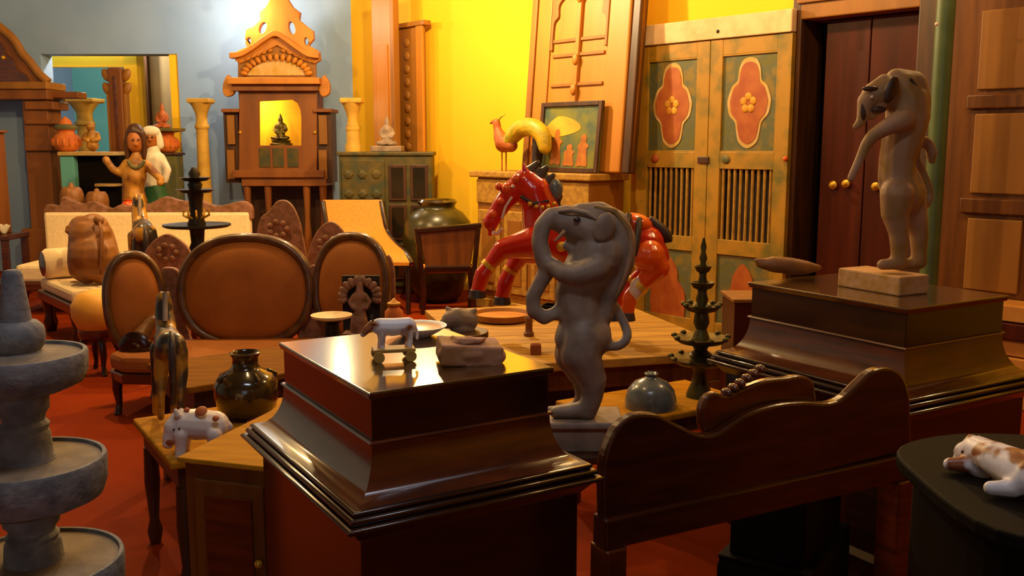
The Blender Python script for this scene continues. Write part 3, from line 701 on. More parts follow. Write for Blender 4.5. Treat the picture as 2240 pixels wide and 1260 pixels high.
# pig
YP = atz(425, 1000, TB).y + 0.045; P, k = fig(YP)
t = thing('ceramic_pig', 'white ceramic pig with orange spots on the edge of the low table', 'figurine', (at(430, 1000, YP).x, YP, TB))
b = MB(); C = lambda pts: b.chain([(P(x, y, d), r * k) for x, y, d, r in pts])
C([(470, 930, 0.02, 33), (430, 928, 0, 36), (400, 925, -0.01, 32), (384, 935, -0.02, 26), (372, 958, -0.03, 17), (368, 970, -0.035, 13)])
for x, dy in ((396, -0.04), (404, 0.035), (468, -0.02), (474, 0.05)):
    C([(x, 950, dy, 18), (x, 975, dy, 13), (x - 2, 1000 - (dy + 0.04) * 130, dy, 12)])
C([(388, 908, -0.05, 8), (384, 898, -0.055, 5)]); C([(398, 906, 0.03, 8), (396, 896, 0.035, 5)])
C([(500, 925, 0.03, 5), (507, 932, 0.03, 4), (504, 942, 0.03, 3)])
b.blob('body', 'white ceramic', t, voxel=0.004, it=4)
for x, y, d, r in ((440, 899, -0.03, 14), (472, 915, -0.04, 8), (408, 897, -0.02, 7)):
    MB().ell(P(x, y, d), (r * k, r * k, 0.006), (0.6, 0, 0)).build('spot', 'old orange paint', t, smooth=60)
MB().ell(P(371, 968, -0.053), (9 * k, 0.004, 7 * k)).build('snout', 'old orange paint', t, smooth=60)
for x, y in ((380, 940), (392, 938)): MB().ell(P(x, y, -0.06 if x < 385 else -0.058), 0.004).build('eye', 'horse dark', t, smooth=60)
# brown jar
YJ = 3.62; k = YJ / FOC; c = at(541, 900, YJ)
J = lambda r, y: (r * k, zrow(y, YJ))
t = thing('stoneware_jar', 'dark glazed round-shouldered jar with a short neck on the low table', 'jar', (c.x, YJ, TB))
zb = TB
MB().lathe([(38 * k, zb), (50 * k, zb + 0.02), J(64, 890), J(71, 862), J(70, 838), J(58, 818), J(36, 808), J(29, 800), J(28, 782), J(32, 776), J(34, 771), J(30, 769), J(26, 773), J(24, 800)], (c.x, YJ, 0), 40).build('body', 'stoneware', t, smooth=60)
for a in (0.4, 2.2, 3.9, 5.4):
    x, y = math.cos(a) * 55 * k, math.sin(a) * 55 * k
    MB().tube([(c.x + x * 1.1, YJ + y * 1.1, zrow(832, YJ)), (c.x + x * 1.22, YJ + y * 1.22, zrow(822, YJ)), (c.x + x * 0.85, YJ + y * 0.85, zrow(812, YJ))], 0.008, 8).build('lug', 'stoneware', t, smooth=60)
c2_ = at(572, 905, 3.35)
t = thing('small_cup', 'small dark red glazed cup in front of the dark jar', 'cup', (c2_.x, 3.35, TB))
MB().lathe([(0.022, TB), (0.024, TB + 0.006), (0.045, TB + 0.03), (0.052, TB + 0.065), (0.049, TB + 0.067), (0.04, TB + 0.03), (0.02, TB + 0.012)], (c2_.x, 3.35, 0), 28).build('body', 'door red', t, smooth=60)

# tan bench behind it
TZ2 = 0.55
a = atz(410, 848, TZ2); d = atz(636, 814, TZ2)
M = Matrix.Translation((a.x, a.y, 0)) @ Matrix.Rotation(math.atan2(d.y - a.y, d.x - a.x), 4, 'Z')
bl = 0.95
t = thing('long_table', 'long tan-topped table between the dark jar and the settee', 'table', M @ Vector((bl / 2, 0.3, 0)))
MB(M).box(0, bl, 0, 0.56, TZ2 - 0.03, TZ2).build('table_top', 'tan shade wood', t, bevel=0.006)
MB(M).box(0.04, bl - 0.04, 0.04, 0.52, TZ2 - 0.13, TZ2 - 0.03).build('apron', 'dark brown wood', t, bevel=0.004)
for x in (0.06, bl - 0.06):
    for y in (0.06, 0.5): MB(M).box(x - 0.025, x + 0.025, y - 0.025, y + 0.025, 0, TZ2 - 0.13).build('leg', 'dark brown wood', t, bevel=0.005)
MTAB = M
# things standing on the right part of that table, seen over the chest
def ontab(px, py): return atz(px, py, TZ2)
# dish on a turned foot
c = at(726, 720, 4.72)
t = thing('footed_dish', 'shallow cream dish on a dark turned foot beside the small carved shrine panel', 'dish', (c.x, 4.72, TZ2))
z1 = zrow(690, 4.72); k = 4.72 / FOC
MB().lathe([(34 * k, TZ2), (34 * k, TZ2 + 0.015), (18 * k, TZ2 + 0.03), (16 * k, z1 - 0.04), (26 * k, z1 - 0.02)], (c.x, 4.72, 0), 28).build('foot', 'black iron', t, smooth=50)
MB().lathe([(24 * k, z1 - 0.022), (44 * k, z1 - 0.008), (46 * k, z1 + 0.004), (43 * k, z1 + 0.004), (30 * k, z1 - 0.006)], (c.x, 4.72, 0), 36).build('dish', 'cream cloth', t, smooth=50)
# carved stele: figure before a leafy arch
YT = 4.9; P, k = fig(YT); c = at(787, 725, YT)
zb = TZ2
t = thing('carved_stele', 'small carved grey figure under a leafy halo in front of a dark panel', 'carving', (c.x, YT, zb))
MB().box(P(745, 650).x, P(828, 650).x, YT + 0.05, YT + 0.07, zb, zrow(606, YT)).build('backboard', 'dark recess', t, bevel=0.003)
b = MB(); halo = []
for i in range(13):
    a = R(-25 + 230 * i / 12); halo.append(P(787 + 34 * math.cos(a), 648 - 30 * math.sin(a), 0.02))
MB().tube(halo, 0.018, 8).build('halo', 'carved grey wood', t, smooth=60)
for i in range(12):
    a = R(-15 + 210 * i / 11)
    MB().ell(P(787 + 38 * math.cos(a), 648 - 34 * math.sin(a), 0.0), (0.018, 0.012, 0.026), (0, -a + PI / 2, 0), 8, 6).build('leaf', 'carved grey wood', t, smooth=60)
b = MB(); C = lambda pts: b.chain([(P(x, y, d), r * k) for x, y, d, r in pts])
C([(787, 622, -0.01, 7), (787, 634, -0.01, 9), (787, 650, -0.01, 13), (787, 668, -0.01, 12), (787, 690, -0.01, 15), (787, 722, -0.01, 18)])
for sx in (-1, 1): C([(787 + sx * 12, 646, -0.015, 6), (787 + sx * 22, 660, -0.02, 5), (787 + sx * 14, 674, -0.035, 5)])
C([(787, 612, -0.01, 5), (787, 605, -0.01, 3)])
b.chain([((c.x, YT - 0.01, zb + 0.03), 0.05), ((c.x, YT - 0.01, zb + 0.1), 0.045)])
b.blob('figure', 'carved grey wood', t, voxel=0.006, it=3)
MB().box(P(752, 700).x, P(822, 700).x, YT - 0.06, YT + 0.05, zb, zb + 0.04).build('base', 'carved grey wood', t, bevel=0.005)
# small orange pot and grey stone lump further right
for px, py, YY, nm, lb, mm, rr in ((862, 690, 5.1, 'clay_pot', 'little orange clay pot behind the plate', 'terracotta', 20),):
    c = at(px, py, YY); k = YY / FOC; z0 = TZ2
    tt = thing(nm, lb, 'pot', (c.x, YY, z0))
    zz = zrow(665, YY)
    MB().lathe([(rr * 0.6 * k, z0), (rr * 1.1 * k, z0 + 0.05), (rr * k, zz - 0.04), (rr * 0.5 * k, zz - 0.015), (rr * 0.75 * k, zz), (rr * 0.6 * k, zz)], (c.x, YY, 0), 24).build('body', mm, tt, smooth=60)
    MB().lathe([(rr * 0.72 * k, zz - 0.004), (rr * 0.76 * k, zz + 0.006), (rr * 0.3 * k, zz + 0.018), (0.004, zz + 0.032)], (c.x, YY, 0), 20).build('lid', 'ochre paint', tt, smooth=60)
# stand with the grey stone animal head, right of the plate
YK = 4.3; P, k = fig(YK); zb = zrow(724, YK)
c = at(1006, 720, YK)
t = thing('plant_stand', 'narrow dark wooden stand behind the relief brick', 'stand', (c.x, YK, 0))
MB().lathe([(0.13, zb - 0.03), (0.13, zb), ], (c.x, YK, 0), 28).build('top', 'dark brown wood', t, bevel=0.005)
MB().lathe([(0.12, 0), (0.11, 0.03), (0.03, 0.07), (0.025, zb * 0.5), (0.04, zb * 0.6), (0.025, zb * 0.7), (0.03, zb - 0.03)], (c.x, YK, 0), 20).build('column', 'dark brown wood', t, smooth=50)
b = MB(); C = lambda pts: b.chain([(P(x, y, d), r * k) for x, y, d, r in pts])
C([(1022, 700, 0.03, 26), (1000, 698, 0, 26), (985, 700, -0.02, 20), (972, 708, -0.03, 12)])
C([(985, 682, 0, 9), (978, 674, 0, 5)]); C([(1030, 684, 0.02, 9), (1040, 678, 0.02, 5)]); C([(1005, 716, 0, 22), (1020, 718, 0.02, 20)])
b.blob('stone_animal', 'statue grey', voxel=0.006, it=3, base=(c.x, YK, zb), label='small grey stone crouching animal behind the relief brick', cat='figurine')

# ---------------------------------------------------------------- medallion-back settee
YS = 5.9
def oval(px, py, rx, ry, Y, deg, n=40, e=2.3):
    c = at(px, py, Y); k = Y / FOC; out = []
    for i in range(n):
        a = 2 * PI * i / n; ca, sa = math.cos(a), math.sin(a)
        out.append((rx * k * math.copysign(abs(ca) ** (2 / e), ca), ry * k * math.copysign(abs(sa) ** (2 / e), sa)))
    return c, out
st = thing('settee', 'three-medallion carved settee with tan velvet ovals in the middle of the room', 'settee', (at(545, 760, YS).x, YS - 0.3, 0))
def medallion(px, py, rx, ry, Y, deg):
    c, o = oval(px, py, rx, ry, Y, deg); M = Matrix.Translation(c) @ Matrix.Rotation(R(deg), 4, 'Z') @ Matrix.Rotation(R(-7), 4, 'X')
    MB(M).tube([(x, 0, z) for x, z in o], 0.027, 10, closed=True, flat=0.9).build('oval_frame', 'settee wood', st, smooth=60)
    MB(M).tube([(x * 1.05, 0.012, z * 1.05) for x, z in o], 0.014, 8, closed=True).build('outer_bead', 'settee wood', st, smooth=60)
    vs = [(0, -0.055, 0)]; fs = []; n = len(o)
    for ri, (f, d) in enumerate(((0.35, -0.052), (0.65, -0.042), (0.85, -0.024), (0.98, 0.005))):
        vs += [(x * f, d, z * f) for x, z in o]
    for i in range(n):
        fs.append((0, 1 + i, 1 + (i + 1) % n))
        for r_ in range(3): fs.append((1 + r_ * n + i, 1 + r_ * n + (i + 1) % n, 1 + (r_ + 1) * n + (i + 1) % n, 1 + (r_ + 1) * n + i))
    m0 = len(vs); vs += [(x * 0.98, 0.03, z * 0.98) for x, z in o]
    for i in range(n): fs.append((1 + 3 * n + i, 1 + 3 * n + (i + 1) % n, m0 + (i + 1) % n, m0 + i))
    fs.append(tuple(range(m0, m0 + n)))
    MB(M).add(vs, fs).build('back_pad', 'tan velvet', st, smooth=60)
medallion(538, 637, 140, 118, YS, 4)
medallion(768, 628, 84, 112, YS - 0.02, -14)
medallion(296, 662, 60, 106, YS - 0.12, 38)
# carved joints between the ovals
def carved(outl, Y, th, m='mahogany', nm='carved_panel', par=None, deg=0):
    return MB().prism(spl2(plate_px(outl, Y), 4), Y, Y + th).build(nm, m, par or st, bevel=0.008)
carved([(350, 600), (366, 585), (392, 600), (402, 680), (416, 740), (440, 790), (400, 800), (362, 780), (356, 690)], YS + 0.03, 0.04, 'carved grey wood')
carved([(664, 610), (684, 580), (704, 600), (700, 690), (720, 770), (640, 775), (662, 710)], YS + 0.03, 0.04, 'carved grey wood')
carved([(846, 560), (862, 590), (862, 680), (846, 740), (838, 740), (848, 650)], YS + 0.02, 0.04, 'carved grey wood')
zs = 0.36
sx0, sx1 = at(262, 760, YS - 0.3).x, at(850, 760, YS - 0.1).x
o = [(sx0, YS - 0.46), (sx0 + 0.12, YS - 0.58), (-1.45, YS - 0.64), (sx1 - 0.18, YS - 0.58), (sx1, YS - 0.4), (sx1, YS + 0.02), (sx0 + 0.05, YS - 0.06)]
n = len(o)
def slab(o, z0, z1): 
    n = len(o); return MB().add([(x, y, z0) for x, y in o] + [(x, y, z1) for x, y in o], [tuple(range(n)), tuple(range(n, 2 * n))] + [(i, (i + 1) % n, n + (i + 1) % n, n + i) for i in range(n)])
slab(o, zs - 0.1, zs).build('seat', 'tan velvet', st, bevel=0.03)
slab([(x * 1.0, y - 0.005) for x, y in o], zs - 0.16, zs - 0.1).build('seat_rail', 'mahogany', st, bevel=0.01)
for x, y in ((sx0 + 0.05, YS - 0.47), (sx1 - 0.06, YS - 0.42), (-1.45, YS - 0.6), (sx0 + 0.12, YS - 0.1), (sx1 - 0.06, YS - 0.02)):
    MB().tube([(x, y, zs - 0.12), (x, y - 0.02, 0.15), (x, y - 0.005, 0.06), (x, y - 0.03, 0.0)], [0.035, 0.028, 0.018, 0.022], 10).build('leg', 'dark polished wood', st, smooth=60)
for px, Y0 in ((296, YS - 0.42), (842, YS - 0.36)):
    c = at(px, 760, Y0)
    MB().tube([(c.x, Y0 + 0.3, zs + 0.14), (c.x, Y0 + 0.14, zs + 0.09), (c.x, Y0 + 0.02, zs + 0.04)], [0.03, 0.045, 0.06], 12).build('arm', 'settee wood', st, smooth=60)
    MB(Matrix.Translation((c.x, Y0, zs + 0.02)) @ Matrix.Rotation(R(90), 4, 'X')).lathe([(0.05, -0.05), (0.09, -0.03), (0.095, 0.01), (0.07, 0.03), (0.04, 0.025), (0.03, 0.04)], (0, 0, 0), 20).build('arm_scroll', 'dark polished wood', st, smooth=50)
    MB().tube([(c.x, Y0 + 0.02, zs + 0.0), (c.x, Y0 + 0.03, zs - 0.12)], 0.05, 12).build('arm_post', 'dark polished wood', st, smooth=50)
# carved chair backs behind the settee
def carved_chair(label, outl, Y, m):
    xs = [at(x, y, Y).x for x, y in outl]; x0, x1 = min(xs), max(xs); xm = (x0 + x1) / 2; hw = (x1 - x0) / 2
    t = thing('carved_chair', label, 'chair', (xm, Y - 0.2, 0), 'carved chairs behind the settee')
    MB().prism(spl2(plate_px(outl, Y), 4), Y, Y + 0.035).build('backrest', m, t, bevel=0.008)
    cz = sum(zrow(y, Y) for x, y in outl) / len(outl)
    for i in range(7):
        a = 2 * PI * i / 7; MB().ell((xm + 0.06 * math.cos(a), Y - 0.004, cz + 0.05 * math.sin(a)), (0.022, 0.012, 0.022), (0, 0, 0), 8, 6).build('petal', m, t, smooth=60)
    MB().box(xm - hw, xm + hw, Y - 0.42, Y, 0.40, 0.45).build('seat', 'cane', t, bevel=0.01)
    for sx in (-1, 1):
        MB().box(xm + sx * (hw - 0.02) - 0.02, xm + sx * (hw - 0.02) + 0.02, Y - 0.42, Y - 0.38, 0, 0.40).build('leg', 'mahogany', t, bevel=0.004)
        MB().box(xm + sx * (hw - 0.02) - 0.02, xm + sx * (hw - 0.02) + 0.02, Y - 0.0, Y + 0.035, 0, 0.62).build('leg', 'mahogany', t, bevel=0.004)
carved_chair('carved chair with a tall pointed greyish back behind the largest velvet oval', [(565, 490), (588, 462), (606, 440), (628, 440), (646, 462), (660, 510), (664, 600), (560, 600)], 6.75, 'carved grey wood')
carved_chair('carved chair with a low rounded greyish back left of the orange cane chair', [(676, 545), (694, 505), (716, 486), (736, 490), (756, 520), (762, 600), (676, 600)], 6.62, 'carved grey wood')
carved_chair('carved chair with a reddish humped back between the left and largest velvet ovals', [(312, 560), (334, 528), (362, 512), (388, 522), (412, 545), (424, 600), (312, 600)], 6.6, 'carved grey wood')
# round leather stool left of the settee
YR = 6.45; c = at(212, 680, YR)
t = thing('round_stool', 'round stool with a bulging pale orange leather seat left of the settee', 'stool', (c.x, YR, 0))
k = YR / FOC
MB().lathe([(0.05, zrow(735, YR)), (0.13, zrow(715, YR)), (0.165, zrow(690, YR)), (0.165, zrow(665, YR)), (0.12, zrow(642, YR)), (0.04, zrow(634, YR))], (c.x, YR, 0), 32).build('seat', 'orange leather', t, smooth=60)
zz = zrow(718, YR)
MB().lathe([(0.10, zz - 0.08), (0.13, zz - 0.05), (0.13, zz)], (c.x, YR, 0), 28).build('seat_rail', 'mahogany', t, bevel=0.006)
for a in (0.6, 2.2, 3.8, 5.3):
    x, y = math.cos(a), math.sin(a)
    MB().tube([(c.x + 0.09 * x, YR + 0.09 * y, zz - 0.06), (c.x + 0.13 * x, YR + 0.13 * y, 0.14), (c.x + 0.11 * x, YR + 0.11 * y, 0.06), (c.x + 0.15 * x, YR + 0.15 * y, 0)], [0.026, 0.024, 0.015, 0.018], 10).build('leg', 'dark polished wood', t, smooth=60)

# ---------------------------------------------------------------- low platform with the red horse
PZ = 0.4
a = atz(1110, 800, PZ); d = atz(1600, 745, PZ)
M = Matrix.Translation((a.x, a.y, 0)) @ Matrix.Rotation(math.atan2(d.y - a.y, d.x - a.x) * 0.6, 4, 'Z')
pl = (d - a).length
t = thing('low_platform', 'broad low wooden platform of weathered planks under the red horse', 'platform', M @ Vector((pl / 2, 0.6, 0)))
for i in range(7):
    MB(M).box(-0.1, pl - 0.12, i * 0.26, i * 0.26 + 0.254, PZ - 0.05, PZ).build('plank', 'weathered wood', t, bevel=0.006)
MB(M).box(-0.06, pl - 0.16, 0.04, 1.76, PZ - 0.17, PZ - 0.05).build('apron', 'brown cabinet wood', t, bevel=0.006)
for x in (0.0, pl - 0.24):
    for y in (0.08, 1.7):
        MB(M).box(x - 0.05, x + 0.05, y - 0.05, y + 0.05, 0, PZ - 0.17).build('leg', 'brown cabinet wood', t, bevel=0.008)
YH = 5.55; P, k = fig(YH)
t = thing('red_horse', 'glossy red painted wooden horse leaping left with gilt bands and dark mane', 'horse', (at(1260, 700, YH).x, YH, PZ))
b = MB(); C = lambda pts: b.chain([(P(x, y, d), r * k) for x, y, d, r in pts])
C([(1195, 515, 0, 52), (1240, 535, 0, 50), (1300, 540, 0, 46), (1360, 535, 0, 48), (1410, 535, 0, 46), (1430, 560, 0, 36)])
C([(1190, 500, 0, 48), (1182, 455, 0, 42), (1170, 420, 0, 38), (1150, 400, 0, 32)])
C([(1150, 402, 0, 30), (1122, 418, 0, 26), (1100, 445, 0, 21), (1082, 472, 0, 18), (1074, 486, 0, 18)])
C([(1078, 500, 0, 8), (1072, 512, 0, 6)])
for dy in (-0.06, 0.06): C([(1150, 378, dy * 0.6, 9), (1146, 360, dy * 0.7, 4)])
b.blob('body', 'horse red', t, voxel=0.009, it=4)
def leg(pts, dy, m1='horse red'):
    b = MB(); b.chain([(P(x, y, dy), r * k) for x, y, r in pts]); b.blob('leg', m1, t, voxel=0.007, it=3)
    (x0, y0, r0), (x1, y1, r1) = pts[1], pts[2]
    q0, q1 = P(x1 + (x0 - x1) * 0.1, y1 + (y0 - y1) * 0.1, dy), P(x1 - (x0 - x1) * 0.12, y1 - (y0 - y1) * 0.12, dy)
    MB().tube([q0, q1], (r1 + 3) * k, 14).build('band', 'gilt', t, smooth=40)
    x, y, r = pts[-1]
    MB().lathe([((r + 5) * k, -0.03), ((r + 1) * k, 0.02)], P(x, y, dy), 14).build('hoof', 'horse dark', t, bevel=0.004)
leg([(1170, 530, 36), (1100, 545, 22), (1070, 580, 15), (1056, 600, 18), (1044, 640, 15)], -0.1)
leg([(1195, 545, 36), (1140, 555, 24), (1118, 592, 16), (1106, 618, 19), (1098, 655, 16)], 0.1)
leg([(1418, 560, 38), (1440, 585, 26), (1400, 625, 18), (1378, 650, 16), (1372, 690, 14)], -0.08, 'horse orange')
leg([(1415, 560, 38), (1425, 590, 26), (1385, 620, 18), (1350, 645, 16), (1342, 690, 14)], 0.08)
b = MB()
for i, (x, y) in enumerate([(1168, 368), (1188, 378), (1202, 395), (1212, 416), (1218, 440), (1222, 465)]):
    b.chain([(P(x - 10, y + 10, 0), 16 * k), (P(x + 8, y - 12, 0.0), 6 * k)])
b.blob('mane', 'horse dark', t, voxel=0.008, it=2)
b = MB(); b.tube([P(1375, 470, -0.06), P(1372, 500, -0.135), P(1366, 560, -0.13)], 0.02, 8).tube([P(1398, 480, -0.06), P(1396, 505, -0.13), P(1388, 560, -0.125)], 0.02, 8)
b.build('girth_straps', 'horse dark', t, smooth=50)
MB().ell(P(1392, 488, 0), (38 * k, 0.09, 22 * k), (0, 0.25, 0)).build('saddle', 'horse orange', t, smooth=60)
tp = spline([(1420, 478, 0), (1440, 495, 0), (1458, 515, 0), (1462, 530, 0)], 4)
MB().tube([P(q.x, q.y, 0) for q in tp], [0.02 + 0.012 * math.sin(PI * i / len(tp)) for i in range(len(tp))], 8).build('tail', 'horse dark', t, smooth=60)
for x, y, d, r in ((1108, 412, -0.045, 11), (1128, 392, -0.05, 10), (1078, 468, -0.04, 9), (1096, 440, -0.05, 8), (1092, 408, -0.02, 9)):
    MB().ell(P(x, y, d), r * k).build('harness_boss', 'horse orange', t, smooth=60)
MB().tube([P(1120, 430, -0.06), P(1106, 452, -0.055), P(1098, 478, -0.04)], 0.008, 8).build('cheek_strap', 'horse pale', t, smooth=50)
MB().tube([P(1098, 500, -0.03), P(1088, 512, -0.02), P(1078, 508, -0.04)], 0.012, 8).build('bit', 'horse pale', t, smooth=50)
MB().ell(P(1215, 415, -0.03), (16 * k, 0.03, 24 * k)).build('collar_boss', 'blue grey glaze', t, smooth=60)
MB().ell(P(1392, 632, -0.1), (16 * k, 0.03, 26 * k), (0, 0.3, 0)).build('fetlock_tuft', 'horse pale', t, smooth=60)
MB().tube([P(1212, 470, -0.09), P(1180, 500, -0.13), P(1158, 540, -0.1), P(1150, 560, -0.04)], 0.016, 8).build('breast_strap', 'gilt', t, smooth=50)
MB().tube([P(1140, 430, -0.07), P(1165, 445, -0.1), P(1200, 440, -0.085)], 0.012, 8).build('rein', 'horse dark', t, smooth=50)
for i in range(5): MB().ell(P(1160 + i * 13, 448 - 2 * (i - 2) ** 2 + 6, -0.105), 0.014, seg=8, rg=6).build('harness_boss', 'gilt', t, smooth=60)
for x, y, d in ((1430, 540, -0.105), (1412, 560, -0.12), (1228, 540, -0.135)): MB().ell(P(x, y, d), (0.03, 0.012, 0.03), seg=10, rg=6).build('painted_flower', 'gilt', t, smooth=60)
MB().ell(P(1122, 408, -0.062), 0.012).build('eye', 'horse pale', t, smooth=60)
p0 = P(1160, 690); MB().tube([P(1270, 570, 0), (P(1270, 570, 0).x, YH, PZ)], 0.025, 12).build('support_post', 'brown cabinet wood', t, smooth=50)
MB().lathe([(0.12, PZ), (0.12, PZ + 0.02), (0.05, PZ + 0.04)], (P(1270, 570).x, YH, 0), 24).build('support_foot', 'brown cabinet wood', t, bevel=0.003)
# round wooden tray and dark box on the platform
c = atz(1100, 692, PZ)
tz = thing('wooden_tray', 'round shallow orange wooden tray on the platform behind the red horse', 'tray', (c.x, c.y, 0))
c = atz(1098, 700, PZ); k = c.y / FOC * 0.85; PT0 = PZ
tz.location = (c.x, c.y, PZ)
MB().lathe([(60 * k, 0), (74 * k, 0.01), (78 * k, 0.05), (74 * k, 0.05), (68 * k, 0.025)], (c.x, c.y, PZ), 40).build('rim', 'dark teak', tz, smooth=40)
MB().lathe([(60 * k, 0.024), (69 * k, 0.028), (30 * k, 0.03)], (c.x, c.y, PZ), 40).build('tray_floor', 'orange teak', tz, smooth=40)
c = atz(1208, 700, PZ)
t = thing('dark_box', 'small dark open box on the platform behind the statue', 'box', (c.x, c.y, PZ))
b = MB(frame((c.x, c.y, PZ), -20)); b.box(-0.09, 0.09, 0, 0.012, 0, 0.09).box(-0.09, 0.09, 0.13, 0.142, 0, 0.09).box(-0.09, -0.078, 0.012, 0.13, 0, 0.09).box(0.078, 0.09, 0.012, 0.13, 0, 0.09)
b.build('sides', 'black lacquer', t); MB(frame((c.x, c.y, PZ), -20)).box(-0.078, 0.078, 0.012, 0.13, 0, 0.012).build('box_floor', 'glass dark', t)
c = atz(1157, 735, PZ)
t = thing('wooden_peg', 'short turned wooden peg standing on the platform left of the statue', 'peg', (c.x, c.y, PZ))
MB().lathe([(0.03, PZ), (0.032, PZ + 0.02), (0.022, PZ + 0.03), (0.022, PZ + 0.1), (0.028, PZ + 0.11), (0.02, PZ + 0.125)], (c.x, c.y, 0), 16).build('peg', 'brown cabinet wood', t, smooth=50)
c = atz(1172, 775, PZ)
t = thing('wooden_stub', 'small reddish wooden block at the front edge of the platform', 'block', (c.x, c.y, PZ))
MB().rings([(PZ, c.x - 0.03, c.x + 0.03, c.y - 0.02, c.y + 0.03), (PZ + 0.05, c.x - 0.03, c.x + 0.03, c.y - 0.02, c.y + 0.03), (PZ + 0.06, c.x - 0.022, c.x + 0.022, c.y - 0.012, c.y + 0.022)]).build('block', 'brick side', t, bevel=0.004)

# tan side table with the grey pot and the bronze lamp
GZ = 0.45
a = atz(1352, 905, GZ); d = atz(1612, 850, GZ)
cxm, cym = 0.87, 3.93
M = frame((cxm, cym, 0), AX)
t = thing('side_table', 'square tan side table carrying the round grey pot and the bronze lamp', 'table', M @ Vector((-0.15, 0.24, 0)))
MB(M).box(-0.52, 0.22, 0.03, 0.46, GZ - 0.03, GZ).build('table_top', 'tan wood', t, bevel=0.008)
MB(M).box(-0.49, 0.19, 0.06, 0.43, GZ - 0.1, GZ - 0.03).build('apron', 'brown cabinet wood', t, bevel=0.005)
for x in (-0.46, 0.16):
    for y in (0.09, 0.40): MB(M).box(x - 0.025, x + 0.025, y - 0.025, y + 0.025, 0, GZ - 0.1).build('leg', 'brown cabinet wood', t, bevel=0.005)
YG = 3.95; k = YG / FOC; c = at(1423, 900, YG); G = lambda r, y: (r * k, zrow(y, YG))
t = thing('grey_pot', 'round blue-grey glazed pot with a tiny pinched mouth on the side table', 'pot', (c.x, YG, GZ))
MB().lathe([(30 * k, GZ), (44 * k, GZ + 0.015), G(57, 895), G(58, 875), G(52, 852), G(38, 836), G(20, 828), G(13, 825), G(12, 821), G(16, 817), G(12, 814), G(7, 818)], (c.x, YG, 0), 40).build('body', 'blue grey glaze', t, smooth=60)
YB = 4.12; k = YB / FOC; c = at(1530, 850, YB); G = lambda r, y: (r * k, zrow(y, YB))
t = thing('bronze_lamp', 'tall tiered bronze oil lamp with round trays on the side table', 'oil lamp', (c.x, YB, GZ))
MB().lathe([(30 * k, GZ), (28 * k, GZ + 0.02), G(18, 835), G(15, 815), G(20, 800), G(30, 788)], (c.x, YB, 0), 28).build('foot', 'bronze', t, smooth=50)
for rr, y in ((66, 788), (60, 742), (40, 672), (26, 622), (18, 586)):
    MB().lathe([G(rr * 0.4, y + 12), G(rr * 0.8, y + 7), G(rr, y - 1), G(rr + 1, y - 5), G(rr - 3, y - 5), G(rr * 0.7, y + 1), G(rr * 0.25, y)], (c.x, YB, 0), 32).build('tray', 'bronze', t, smooth=50)
    if rr > 30:
        for i in range(9):
            a = 2 * PI * i / 9; MB().ell((c.x + rr * k * math.cos(a), YB + rr * k * math.sin(a), zrow(y - 6, YB)), (0.014, 0.014, 0.011), (0, 0, 0), 8, 6).build('wick_spout', 'bronze', t, smooth=60)
MB().lathe([G(20, 790), G(26, 775), G(14, 765), G(22, 750), G(18, 735), G(12, 720), G(18, 705), G(16, 690), G(10, 670), G(14, 655), G(10, 640), G(12, 625), G(8, 605), G(9, 590), G(6, 575), G(9, 565), G(5, 550), G(7, 540), G(2, 520)], (c.x, YB, 0), 24).build('shaft', 'bronze', t, smooth=40)
# orange box behind the right chest
c = at(1640, 760, 5.0)
t = thing('orange_box', 'plain reddish orange wooden box beside the right chest', 'box', (c.x, 4.86, 0))
x0, x1 = at(1606, 700, 4.72).x, at(1700, 700, 4.72).x; z1 = zrow(654, 4.72)
MB().box(x0, x1, 4.72, 5.0, 0, z1 - 0.02).build('body', 'door red', t, bevel=0.006)
MB().box(x0 - 0.01, x1 + 0.01, 4.71, 5.01, z1 - 0.02, z1).build('lid', 'dark teak', t, bevel=0.005)
# stool under the centre statue
zt = zrow(908, 3.2) - 0.105
xa, xb = at(1180, 950, 3.2).x - 0.02, at(1360, 950, 3.2).x + 0.02
t = thing('wooden_stool', 'plain dark wooden stool under the grey stone statue', 'stool', ((xa + xb) / 2, 3.21, 0))
MB().box(xa, xb, 3.07, 3.35, zt - 0.03, zt).build('seat', 'dark brown wood', t, bevel=0.006)
for x in (xa + 0.03, xb - 0.03):
    for y in (3.1, 3.32): MB().box(x - 0.02, x + 0.02, y - 0.02, y + 0.02, 0, zt - 0.03).build('leg', 'dark brown wood', t, bevel=0.004)

# ================================================================ far left: sofa, daybed and figures
YF = 9.3
x0, x1 = at(96, 500, YF).x, at(546, 500, YF).x
t = thing('cream_sofa', 'long cream upholstered sofa with a carved wooden crest along its back', 'sofa', ((x0 + x1) / 2, YF - 0.3, 0))
MB().box(x0, x1, YF, YF + 0.12, 0.42, zrow(464, YF)).build('back_cushion', 'cream cloth', t, bevel=0.03)
MB().box(x0, x1, YF - 0.6, YF, 0.30, 0.46).build('seat', 'cream cloth', t, bevel=0.03)
MB().box(x0 - 0.03, x1 + 0.03, YF - 0.62, YF + 0.14, 0.22, 0.30).build('seat_rail', 'mahogany', t, bevel=0.01)
for x in (x0 + 0.05, x1 - 0.05):
    for y in (YF - 0.56, YF + 0.08): MB().lathe([(0.025, 0), (0.04, 0.06), (0.028, 0.1), (0.045, 0.22)], (x, y, 0), 12).build('leg', 'mahogany', t, smooth=50)
cr = spl2(plate_px([(94, 480), (100, 448), (128, 450), (136, 430), (160, 440), (180, 446), (205, 440), (240, 456), (262, 448), (290, 452), (330, 444), (360, 430), (400, 440), (430, 436), (470, 450), (500, 446), (530, 440), (550, 452), (552, 480)], YF + 0.02), 3, False)
MB().prism(cr, YF + 0.02, YF + 0.1).build('crest', 'carved grey wood', t, bevel=0.01)
